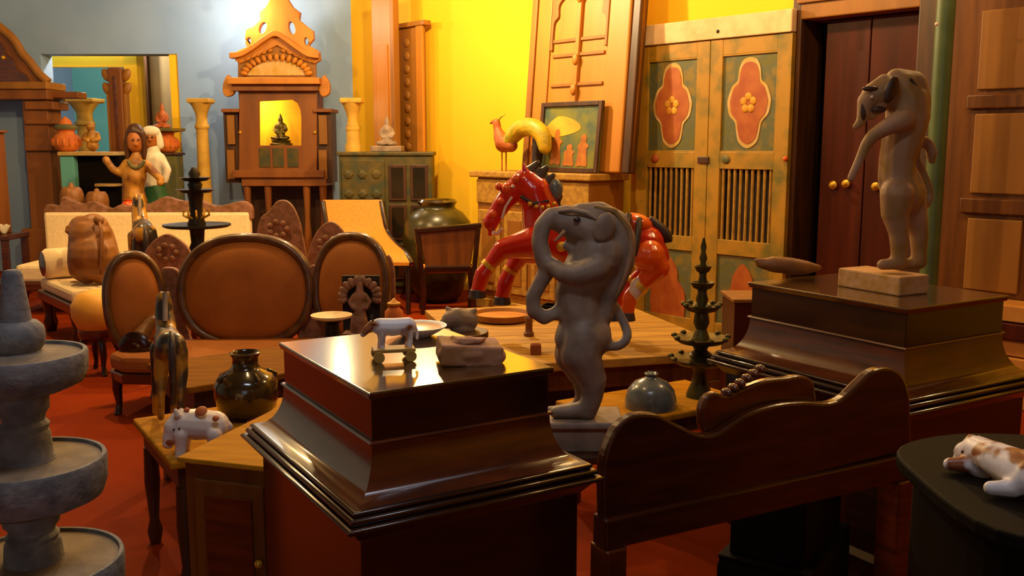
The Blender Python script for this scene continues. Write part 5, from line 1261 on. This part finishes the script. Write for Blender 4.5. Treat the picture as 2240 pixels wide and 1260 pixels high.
b.blob('figure', 'figure wood', t, voxel=0.01, it=3)
column(188, 216, 12.55, 0, 'pale stone column with a flared capital inside the teal room', 20)
# tall carved wooden post leaning in the opening
Yw = 11.6
xa, xb = at(236, 300, Yw).x, at(280, 300, Yw).x
t = thing('wooden_post', 'tall red-brown carved wooden post standing in the yellow opening', 'post', ((xa + xb) / 2, Yw + 0.1, 0))
zq = zrow(148, Yw)
MB().box(xa + 0.04, xb - 0.04, Yw, Yw + 0.14, 0, zq).build('shaft', 'red brown wood', t, bevel=0.012)
MB().box(xa, xb, Yw - 0.03, Yw + 0.16, 0, 0.3).build('foot', 'red brown wood', t, bevel=0.012)
MB().box(xa + 0.10, xa + 0.14, Yw - 0.012, Yw, 0.4, zq - 0.1).build('fillet', 'mahogany', t, bevel=0.005)
for x, sx in ((xa + 0.02, -1), (xb - 0.02, 1)):
    MB().box(x - 0.02, x + 0.02, Yw + 0.02, Yw + 0.12, 0.3, zq - 0.3).build('side_strip', 'dark teak', t, bevel=0.008)
    for i in range(2):
        z = zq - 0.08 - i * 0.16; MB().ell((x + sx * 0.02, Yw + 0.06, z), (0.05, 0.03, 0.08), (0, sx * 0.4, 0), 10, 7).build('scroll', 'dark teak', t, smooth=60)
# green plinth with a terracotta pot and an orange figure
YV = 11.0
xa, xb = at(348, 400, YV).x, at(388, 400, YV).x; zt = zrow(334, YV)
t = thing('green_plinth', 'tall greenish plinth under the terracotta pot before the yellow jamb', 'plinth', ((xa + xb) / 2, YV + 0.12, 0))
MB().box(xa, xb, YV, YV + 0.24, 0.06, zt - 0.03).build('shaft', 'old green paint', t, bevel=0.01)
MB().box(xa - 0.02, xb + 0.02, YV - 0.02, YV + 0.26, zt - 0.03, zt).build('cap', 'dark brown wood', t, bevel=0.008)
MB().box(xa - 0.03, xb + 0.03, YV - 0.03, YV + 0.27, 0, 0.06).build('foot', 'old green paint', t, bevel=0.008)
urn(366, 330, YV + 0.12, zt, 'open terracotta pot on the greenish plinth', 0.72, lid=False)
ztp = zt + 0.72 * 0.31
c = at(352, 270, YV + 0.12)
t = thing('orange_idol', 'orange seated figure on the wide green dish above the terracotta pot', 'idol', (c.x + 0.05, YV + 0.12, ztp))
MB().lathe([(0.06, ztp), (0.2, ztp + 0.02), (0.21, ztp + 0.05), (0.1, ztp + 0.055)], (c.x + 0.06, YV + 0.12, 0), 24).build('dish', 'old green paint', t, smooth=50)
seated(t, c.x + 0.02, YV + 0.12, ztp + 0.05, 0.3, 'old orange paint', 0.012)

# painted wooden woman figure, and the white-robed figure behind her
def standing(t, pts, Y, m, vox):
    b = MB(); k = Y / FOC
    for ch in pts: b.chain([(at(x, y, Y + d), r * k) for x, y, d, r in ch])
    return b.blob('body', m, t, voxel=vox, it=4)
YN = 8.75
t = thing('wooden_woman', 'carved wooden woman in tan dress with one arm raised behind the sofa', 'statue', (at(300, 500, YN).x, YN, 0))
t.location.y = YN = 9.75
zf0 = zrow(640, YN)
standing(t, [[(298, 335, 0, 9), (298, 360, 0, 20), (294, 385, 0, 26), (290, 410, 0, 22), (294, 435, 0, 26), (300, 480, 0, 28), (300, 560, 0, 32), (300, 632, 0, 36)],
             [(278, 358, 0, 11), (262, 378, -0.03, 9), (248, 372, -0.05, 8), (236, 356, -0.06, 8), (232, 350, -0.06, 9)],
             [(320, 360, 0, 11), (338, 378, -0.02, 9), (352, 392, -0.04, 8), (350, 400, -0.08, 8)]], YN, 'figure wood', 0.014)
b = MB(); k = YN / FOC
b.chain([(at(297, 318, YN), 17 * k), (at(296, 304, YN), 18 * k), (at(295, 292, YN), 15 * k)]).ell(at(298, 316, YN - 0.07), (0.025, 0.03, 0.025)); b.blob('head', 'figure skin', t, voxel=0.012, it=3)
b = MB(); b.chain([(at(296, 288, YN + 0.015), 18.5 * k), (at(296, 300, YN + 0.045), 20 * k), (at(297, 325, YN + 0.07), 15 * k), (at(297, 348, YN + 0.08), 11 * k)])
for sx in (-1, 1): b.chain([(at(296 + sx * 13, 290, YN - 0.02), 8 * k), (at(296 + sx * 18, 308, YN - 0.01), 7 * k), (at(297 + sx * 19, 330, YN), 6 * k), (at(297 + sx * 18, 346, YN), 5 * k)])
b.blob('hair', 'dark brown wood', t, voxel=0.012, it=3)
for dx in (-6, 6): MB().ell(at(297 + dx, 306, YN - 0.088), 0.012).build('eye', 'horse dark', t, smooth=60)
MB().tube([at(x, y, YN - 0.1) for x, y in ((280, 352), (288, 364), (298, 368), (308, 364), (316, 352))], 0.018, 8).build('necklace', 'old green paint', t, smooth=60)
YM = 10.3
t = thing('robed_figure', 'standing painted figure in white robe and green skirt behind the wooden woman', 'statue', (at(338, 500, YM).x, YM, 0))
standing(t, [[(336, 330, 0, 14), (336, 350, 0, 22), (338, 380, 0, 20), (338, 402, 0, 22)], [(318, 345, 0, 9), (312, 370, -0.05, 8)], [(352, 345, 0, 10), (366, 372, -0.04, 9), (360, 395, -0.06, 8)]], YM, 'cloth white', 0.014)
b = MB(); k = YM / FOC
b.chain([(at(340, 410, YM), 22 * k), (at(342, 450, YM), 28 * k), (at(342, 520, YM), 30 * k), (at(342, 600, YM), 32 * k)]); b.blob('skirt', 'cloth green', t, voxel=0.016, it=3)
b = MB(); b.chain([(at(330, 312, YM), 15 * k), (at(328, 296, YM), 16 * k)]).ell(at(328, 306, YM - 0.085), (0.02, 0.025, 0.02)); b.blob('head', 'figure skin', t, voxel=0.012, it=3)
b = MB(); b.ell(at(330, 288, YM + 0.01), (20 * k, 0.1, 13 * k)).chain([(at(344, 296, YM + 0.03), 10 * k), (at(350, 318, YM + 0.03), 9 * k)]); b.blob('turban', 'cloth white', t, voxel=0.012, it=3)
for dx in (-6, 5): MB().ell(at(328 + dx, 300, YM - 0.088), 0.012).build('eye', 'horse dark', t, smooth=60)
# small red tin behind the sofa
c = at(282, 452, 9.52)
t = thing('red_pot', 'small glossy red pot on a dark stand behind the sofa', 'pot', (c.x, 9.52, 0))
zz = zrow(462, 9.52)
MB().lathe([(0.06, 0), (0.055, 0.03), (0.025, 0.06), (0.025, zz - 0.03), (0.055, zz)], (c.x, 9.52, 0), 20).build('stand', 'dark brown wood', t, smooth=50)
MB().lathe([(0.04, zz), (0.068, zz + 0.035), (0.066, zz + 0.08), (0.042, zz + 0.1), (0.05, zz + 0.115), (0.038, zz + 0.113)], (c.x, 9.52, 0), 24).build('body', 'horse orange', t, smooth=60)

# ================================================================ along the yellow wall
def wbox(nm, px0, px1, z0, z1, off, th, m, par, bv=0.006):
    """box flush with a plane off metres proud of the wall, th deep, between two picture columns"""
    s0, s1 = ws(px0, off), ws(px1, off)
    return MB(MW).box(s0, s1, -off, -off + th, z0, z1).build(nm, m, par, bevel=bv)
def wthing(nm, lb, cat, px, off, z=0.0, group=None):
    p = MW @ Vector((ws(px, off), -off, z)); return thing(nm, lb, cat, p, group)
# two old planks leaning near the corner
for lb, x0, x1, yt, off, m in (('tall carved orange plank leaning in the corner by the blue wall', 818, 862, -6, 0.32, 'orange teak'), ('shorter carved plank with a central ridge leaning on the yellow wall', 864, 926, 60, 0.14, 'dark teak')):
    t = wthing('carved_plank', lb, 'plank', (x0 + x1) / 2, off, group='carved planks by the corner')
    zt = wz((x0 + x1) / 2, yt, off)
    wbox('plank', x0, x1, 0, zt, off, 0.05, m, t, 0.01)
    if x0 < 850:
        wbox('edge_strip', x1 - 5, x1 + 2, 0, zt, off + 0.03, 0.08, 'dark teak', t)
        wbox('raised_panel', x0 + 8, x1 - 12, 1.0, zt - 0.5, off + 0.015, 0.016, 'orange teak', t, 0.012)
    else:
        wbox('edge_strip', x0, x0 + 7, 0, zt, off + 0.025, 0.03, 'orange teak', t)
        wbox('edge_strip', x1 - 14, x1, 0, zt, off + 0.025, 0.03, 'orange teak', t)
        wbox('cap', x0 - 2, x1 + 4, zt, zt + 0.05, off + 0.04, 0.1, 'dark teak', t)
        for i in range(16):
            z = zt - 0.16 - i * 0.14; s = ws((x0 + x1) / 2 - 3, off + 0.01)
            MB(MW).ell((s, -off - 0.004, z), (0.05, 0.02, 0.05), (0, 0, 0), 8, 6).build('lotus_boss', 'dark teak', t, smooth=60)
# rustic sideboard
off = 0.58
zt = wz(1200, 378, off)
sa, sb = ws(1044, off), ws(1368, 0.14)
t = wthing('rustic_sideboard', 'rough tan wooden sideboard with a thick overhanging top below the leaning door', 'sideboard', 1200, 0.5)
SBZ = zt
MB(MW).box(sa - 0.08, sb + 0.04, -off - 0.04, -0.12, zt - 0.06, zt).build('top_board', 'weathered wood', t, bevel=0.012)
MB(MW).box(sa, sb, -off, -0.15, 0.1, zt - 0.06).build('body', 'dark teak', t, bevel=0.01)
MB(MW).box(sa, sb, -off - 0.015, -off, zt - 0.30, zt - 0.08).build('frieze_board', 'weathered wood', t, bevel=0.008)
n = 4
for i in range(n):
    w_ = (sb - sa) / n; x0 = sa + i * w_
    d_ = MB(MW).box(x0 + 0.03, x0 + w_ - 0.03, -off - 0.02, -off, 0.18, zt - 0.36).build('door', 'weathered wood', t, bevel=0.01)
    MB(MW).box(x0 + 0.09, x0 + w_ - 0.09, -off - 0.03, -off - 0.02, 0.26, zt - 0.44).build('panel', 'dark teak', d_, bevel=0.008)
MB(MW).box(sa - 0.02, sb + 0.02, -off - 0.03, -0.13, 0, 0.1).build('plinth', 'weathered wood', t, bevel=0.01)
# tall carved door leaning on the wall above the sideboard
o2 = 0.34
p0 = ws(1150, o2); p1 = ws(1385, o2)
TL = MW @ Matrix.Translation((0, -o2, zt + 0.004)) @ Matrix.Rotation(R(-5), 4, 'X')
t = wthing('leaning_door', 'tall orange carved door leaf with a cusped arch panel leaning on the wall', 'door', 1270, o2, zt)
Hd = wz(1270, -40, o2) - zt
def lp(px, py):
    return ws(px, o2 - 0.1, py), wz(px, py, o2 - 0.05) - zt
MB(TL).box(p0, p1, -0.03, 0.03, 0.0, Hd).build('leaf', 'orange teak', t, bevel=0.01)
MB(TL).box(p0, p0 + 0.07, -0.055, -0.03, 0, Hd).build('stile', 'dark teak', t, bevel=0.008)
MB(TL).box(p1 - 0.34, p1 - 0.10, -0.06, -0.03, 0, Hd).build('stile', 'orange teak', t, bevel=0.015)
MB(TL).box(p1 - 0.08, p1, -0.055, 0.04, 0, Hd).build('stile', 'dark brown wood', t, bevel=0.008)  # dark colour stands in for the shadow gap beside the painted doors
MB(TL).box(p0 + 0.10, p0 + 0.26, -0.05, -0.03, 0, Hd).build('stile', 'orange teak', t, bevel=0.008)
xl, xr = p0 + 0.30, p1 - 0.38
xm = (xl + xr) / 2
arch = spl2([(xl, Hd * 0.66), (xl, Hd * 0.80), (xl + 0.05, Hd * 0.84), (xl + 0.05, Hd * 0.9), (xl + 0.12, Hd * 0.94), (xm, Hd * 0.99)], 4, False)
rest = [(xm, Hd), (xl - 0.03, Hd), (xl - 0.03, Hd * 0.66)]
MB(TL).prism(arch + rest, -0.055, -0.03).build('arch_spandrel', 'dark teak', t, bevel=0.006)
arr = [(2 * xm - x, z) for x, z in arch]; MB(TL).prism(arr + [(xm, Hd), (xr + 0.03, Hd), (xr + 0.03, Hd * 0.66)], -0.055, -0.03).build('arch_spandrel', 'dark teak', t, bevel=0.006)
MB(TL).box(xm - 0.02, xm + 0.025, -0.065, -0.03, 0, Hd * 0.93).build('mullion', 'orange teak', t, bevel=0.008)
for z in (0.36, 0.46, 0.62, 0.70):
    MB(TL).box(xl, xr, -0.048, -0.03, Hd * z, Hd * z + 0.03).build('cross_bar', 'dark teak', t, bevel=0.005)
for z in (0.44, 0.6, 0.93): MB(TL).ell((xm, -0.07, Hd * z), (0.035, 0.02, 0.05), (0, 0, 0), 10, 6).build('boss', 'orange teak', t, smooth=60)
# framed painting on the sideboard
o3 = 0.47
q0, q1 = ws(1176, o3), ws(1308, o3); hz = wz(1240, 222, o3) - zt
TP = MW @ Matrix.Translation((0, -o3, zt + 0.003)) @ Matrix.Rotation(R(-6), 4, 'X')
t = wthing('framed_painting', 'dark framed painting of small figures leaning on the carved door', 'painting', 1242, o3, zt)
MB(TP).box(q0, q1, 0, 0.015, 0, hz).build('canvas', 'picture blue green', t)
for a, b_, c_, d_ in ((q0, q0 + 0.04, 0, hz), (q1 - 0.04, q1, 0, hz), (q0 + 0.04, q1 - 0.04, 0, 0.04), (q0 + 0.04, q1 - 0.04, hz - 0.04, hz)):
    MB(TP).box(a, b_, -0.02, 0.02, c_, d_).build('frame_bar', 'dark brown wood', t, bevel=0.005)
wq = q1 - q0
MB(TP).prism(spl2([(q0 + wq * x, hz * z) for x, z in ((0.08, 0.62), (0.3, 0.8), (0.6, 0.72), (0.66, 0.6), (0.4, 0.52), (0.12, 0.5))], 4), -0.003, 0).build('painted_cloud', 'picture ochre', t)
for fx, fz, hgt in ((0.28, 0.12, 0.5), (0.72, 0.1, 0.44), (0.5, 0.1, 0.3)):
    o = [(0, 0), (0.09, 0), (0.07, 0.5), (0.1, 0.62), (0.055, 0.74), (0.06, 0.9), (0.03, 1), (-0.02, 0.92), (-0.02, 0.76), (-0.06, 0.62), (-0.05, 0.4), (-0.07, 0)]
    MB(TP).prism(spl2([(q0 + wq * (fx + x * 1.1), hz * (fz + hgt * z)) for x, z in o], 3), -0.005, 0).build('painted_figure', 'picture orange', t)
# wooden cockerel on the sideboard
o4 = 0.55
sB = ws(1130, o4); pB = MW @ Vector((sB, -o4, zt)); YB = pB.y
t = thing('wooden_bird', 'carved orange and yellow peacock with an arched tail on the sideboard', 'bird', (pB.x, YB, zt))
Yw_ = lambda x: (MW @ Vector((ws(x, o4), -o4, 0))).y
P = lambda x, y, d=0.0: at(x, y, Yw_(x) + d); k = YB / FOC
b = MB(); C = lambda pts: b.chain([(P(x, y, d), r * k) for x, y, d, r in pts])
C([(1118, 318, 0, 15), (1102, 314, 0, 20), (1094, 300, 0, 15), (1088, 282, 0, 9), (1086, 268, 0, 9), (1080, 266, 0, 5)])
C([(1078, 267, 0, 4), (1072, 270, 0, 2)])
b.blob('body', 'old orange paint', t, voxel=0.008, it=3)
b = MB(); tp = spline([(1112, 316, 0), (1122, 298, 0), (1142, 280, 0), (1168, 280, 0), (1186, 296, 0), (1192, 322, 0)], 5)
b.chain([(P(q.x, q.y), (14 + 6 * math.sin(PI * i / len(tp))) * k) for i, q in enumerate(tp)]); b.blob('tail', 'bird yellow', t, voxel=0.009, it=3)
MB().tube([P(1090, 262), P(1098, 254), P(1106, 250)], [0.01, 0.008, 0.004], 6).build('crest', 'bird yellow', t, smooth=60)
for dx in (0, 9): 
    q = P(1098 + dx, 330, 0.02 * (dx - 4) / 4); MB().tube([q, (q.x, q.y, zt)], 0.008, 6).build('leg', 'old orange paint', t, smooth=50)
q = P(1172, 318); MB().tube([P(1172, 300), (q.x, q.y, zt)], [0.03, 0.04], 8).build('tail_prop', 'horse dark', t, smooth=50)
# painted double doors
off = 0.12
t = wthing('painted_doors', 'old yellow and green painted double door with orange quatrefoils and barred lower grilles', 'door', 1560, off)
PD = t
zT = (wz(1415, 104, off) + wz(1720, 70, off)) / 2
e0, em, e1 = ws(1392, off), ws(1548, off), ws(1724, off)
MB(MW).box(e0 + 0.02, e1, -off - 0.02, -off + 0.05, zT + 0.005, zT + 0.17).build('white_board', 'whitewash', t, bevel=0.008)
TH = 0.05
def quatre(cx, cz, w_, h_):
    pts = []
    base = [(0, 1), (0.34, 0.93), (0.5, 0.72), (0.55, 0.5), (0.8, 0.38), (0.98, 0.12), (1, -0.02), (0.9, -0.25), (0.62, -0.42), (0.55, -0.6), (0.42, -0.86), (0, -1)]
    full = base + [(-x, z) for x, z in reversed(base[1:-1])]
    return spl2([(cx + x * w_, cz + z * h_) for x, z in full], 3)
for li, (x0, x1) in enumerate(((e0, em - 0.003), (em + 0.003, e1))):
    w_ = x1 - x0; sx = 0.13 if li == 0 else 0.14
    a0, a1 = x0 + w_ * 0.16, x1 - w_ * 0.17
    zA1, zA0 = zT - 0.12, zT - 0.87     # quatrefoil panel
    zB1, zB0 = zA0 - 0.13, 0.80         # grille
    zC1, zC0 = 0.68, 0.12               # lower panel
    MB(MW).box(x0, a0, -off, -off + TH, 0, zT).build('stile', 'old yellow paint', t, bevel=0.004)
    MB(MW).box(a1, x1, -off, -off + TH, 0, zT).build('stile', 'old yellow paint', t, bevel=0.004)
    for z0, z1 in ((zA1, zT), (zB1, zA0), (zC1, zB0), (0, zC0)):
        MB(MW).box(a0, a1, -off + 0.002, -off + TH - 0.002, z0, z1).build('rail', 'old yellow paint', t, bevel=0.004)
    pn = MB(MW).box(a0, a1, -off + 0.018, -off + 0.03, zA0, zA1).build('panel', 'old green paint', t)
    cxq, czq = (a0 + a1) / 2, (zA0 + zA1) / 2
    MB(MW).prism(quatre(cxq, czq, (a1 - a0) * 0.40, (zA1 - zA0) * 0.46), -off + 0.012, -off + 0.018).build('quatrefoil_border', 'pale paint', pn)
    MB(MW).prism(quatre(cxq, czq, (a1 - a0) * 0.345, (zA1 - zA0) * 0.415), -off + 0.008, -off + 0.012).build('quatrefoil', 'old orange paint', pn)
    for i in range(5):
        a = R(90 + 72 * i); MB(MW).ell((cxq + 0.045 * math.cos(a), -off + 0.006, czq + 0.05 * math.sin(a)), (0.03, 0.006, 0.032), (0, 0, 0), 8, 6).build('painted_petal', 'ochre paint', pn, smooth=60)
    for z in (zA0, zA1): MB(MW).box(a0, a1, -off + 0.004, -off + 0.018, z - 0.012, z + 0.012).build('bead', 'old yellow paint', pn, bevel=0.003)
    ns = 9
    for i in range(ns):
        xx = a0 + (a1 - a0) * (i + 0.5) / ns
        MB(MW).lathe([(0.014, zB0), (0.012, zB0 + 0.1), (0.012, zB1 - 0.1), (0.014, zB1)], (xx, -off + 0.025, 0), 8).build('grille_bar', 'slat brown', t, smooth=50)
    MB(MW).box(a0, a1, -off + 0.075, -off + 0.08, zB0, zB1).build('grille_back', 'dark recess', t)
    pn = MB(MW).box(a0, a1, -off + 0.018, -off + 0.03, zC0, zC1).build('panel', 'old green paint', t)
    hw = (a1 - a0) * 0.36
    ar = spl2([(cxq - hw, zC0), (cxq - hw, zC0 + 0.2), (cxq - hw * 0.6, zC0 + 0.3), (cxq - hw * 0.5, zC0 + 0.4), (cxq, zC1 - 0.06), (cxq + hw * 0.5, zC0 + 0.4), (cxq + hw * 0.6, zC0 + 0.3), (cxq + hw, zC0 + 0.2), (cxq + hw, zC0)], 4, False)
    MB(MW).prism(ar, -off + 0.008, -off + 0.018).build('painted_arch', 'old orange paint', pn)
zk = (zA0 + zB1) / 2
MB(MW).box(em - 0.09, em + 0.02, -off - 0.014, -off, zk - 0.025, zk + 0.03).build('latch', 'dark brown wood', t, bevel=0.006)
for x, m in ((e0 + (em - e0) * 0.28, 'old orange paint'), (em + 0.18, 'old green paint')):
    MB(MW).ell((x, -off - 0.002, zk + 0.01), (0.04, 0.012, 0.035), (0, 0, 0), 10, 6).build('painted_flower', m, t, smooth=60)
MB(MW).ell((e1 - 0.01, -off - 0.012, zk + 0.02), (0.02, 0.02, 0.02)).build('red_lamp', 'horse orange', t, smooth=60)
MB(MW).ell((e0 + (e1 - e0) * 0.56, -off - 0.022, zT + 0.06), (0.014, 0.008, 0.014)).build('nail_hole', 'dark recess', t, smooth=60)
# green pole
p = at(2050, 316, 5.95)
t = thing('green_pole', 'dark green painted pole beside the brown door from floor to ceiling', 'pole', (p.x, 5.95, 0))
MB().lathe([(0.055, 0), (0.055, CEIL)], (p.x, 5.95, 0), 20).build('pole', 'green pole paint', t, smooth=40)
MB().lathe([(0.075, 0), (0.075, 0.05), (0.058, 0.07)], (p.x, 5.95, 0), 20).build('foot_ring', 'black iron', t, smooth=40)
q = at(2048, 53, 5.9); MB().ell((q.x, 5.892, q.z), 0.012).build('bolt', 'horse pale', t, smooth=60)
# panelled door leaf propped at the right edge
off = 0.3
r0, r1 = ws(2066, off), ws(2300, off)
zb = wz(2190, 652, off)
t = wthing('panelled_door', 'brown panelled wooden door leaf propped at the right edge of the picture', 'door', 2190, off, zb)
MB(MW).box(r0, r1, -off, -off + 0.04, zb, 2.95).build('leaf', 'brown cabinet wood', t, bevel=0.006)
c0, c1_ = ws(2130, off), r1 - 0.12
prev = zb + 0.06
rows = [(wz(2190, 640, off), wz(2190, 480, off)), (wz(2190, 425, off), wz(2190, 248, off)), (wz(2190, 195, off), wz(2190, 20, off))]
for z0, z1 in rows:
    pn = MB(MW).box(c0, c1_, -off - 0.015, -off, z0, z1).build('panel', 'dark teak', t, bevel=0.012)
for z0, z1 in ((rows[0][1] + 0.03, rows[1][0] - 0.03), (rows[1][1] + 0.03, rows[2][0] - 0.03)):
    MB(MW).box(c0 - 0.05, c1_ + 0.05, -off - 0.03, -off, z0, z1).build('rail', 'brown cabinet wood', t, bevel=0.008)
# stack of planks under it
t = wthing('plank_stack', 'stack of reddish planks under the panelled door at the right edge', 'planks', 2200, off)
nn = 6
for i in range(nn):
    z0 = zb * i / nn; j = 0.02 * (i % 2)
    MB(MW).box(r0 + 0.28 + j, r1 + 0.1 + j, -off - 0.28 + j * 1.5, -off + 0.2, z0 + 0.004, zb * (i + 1) / nn - 0.003).build('plank', ('book pale', 'door red', 'book pale')[i % 3], t, bevel=0.006)
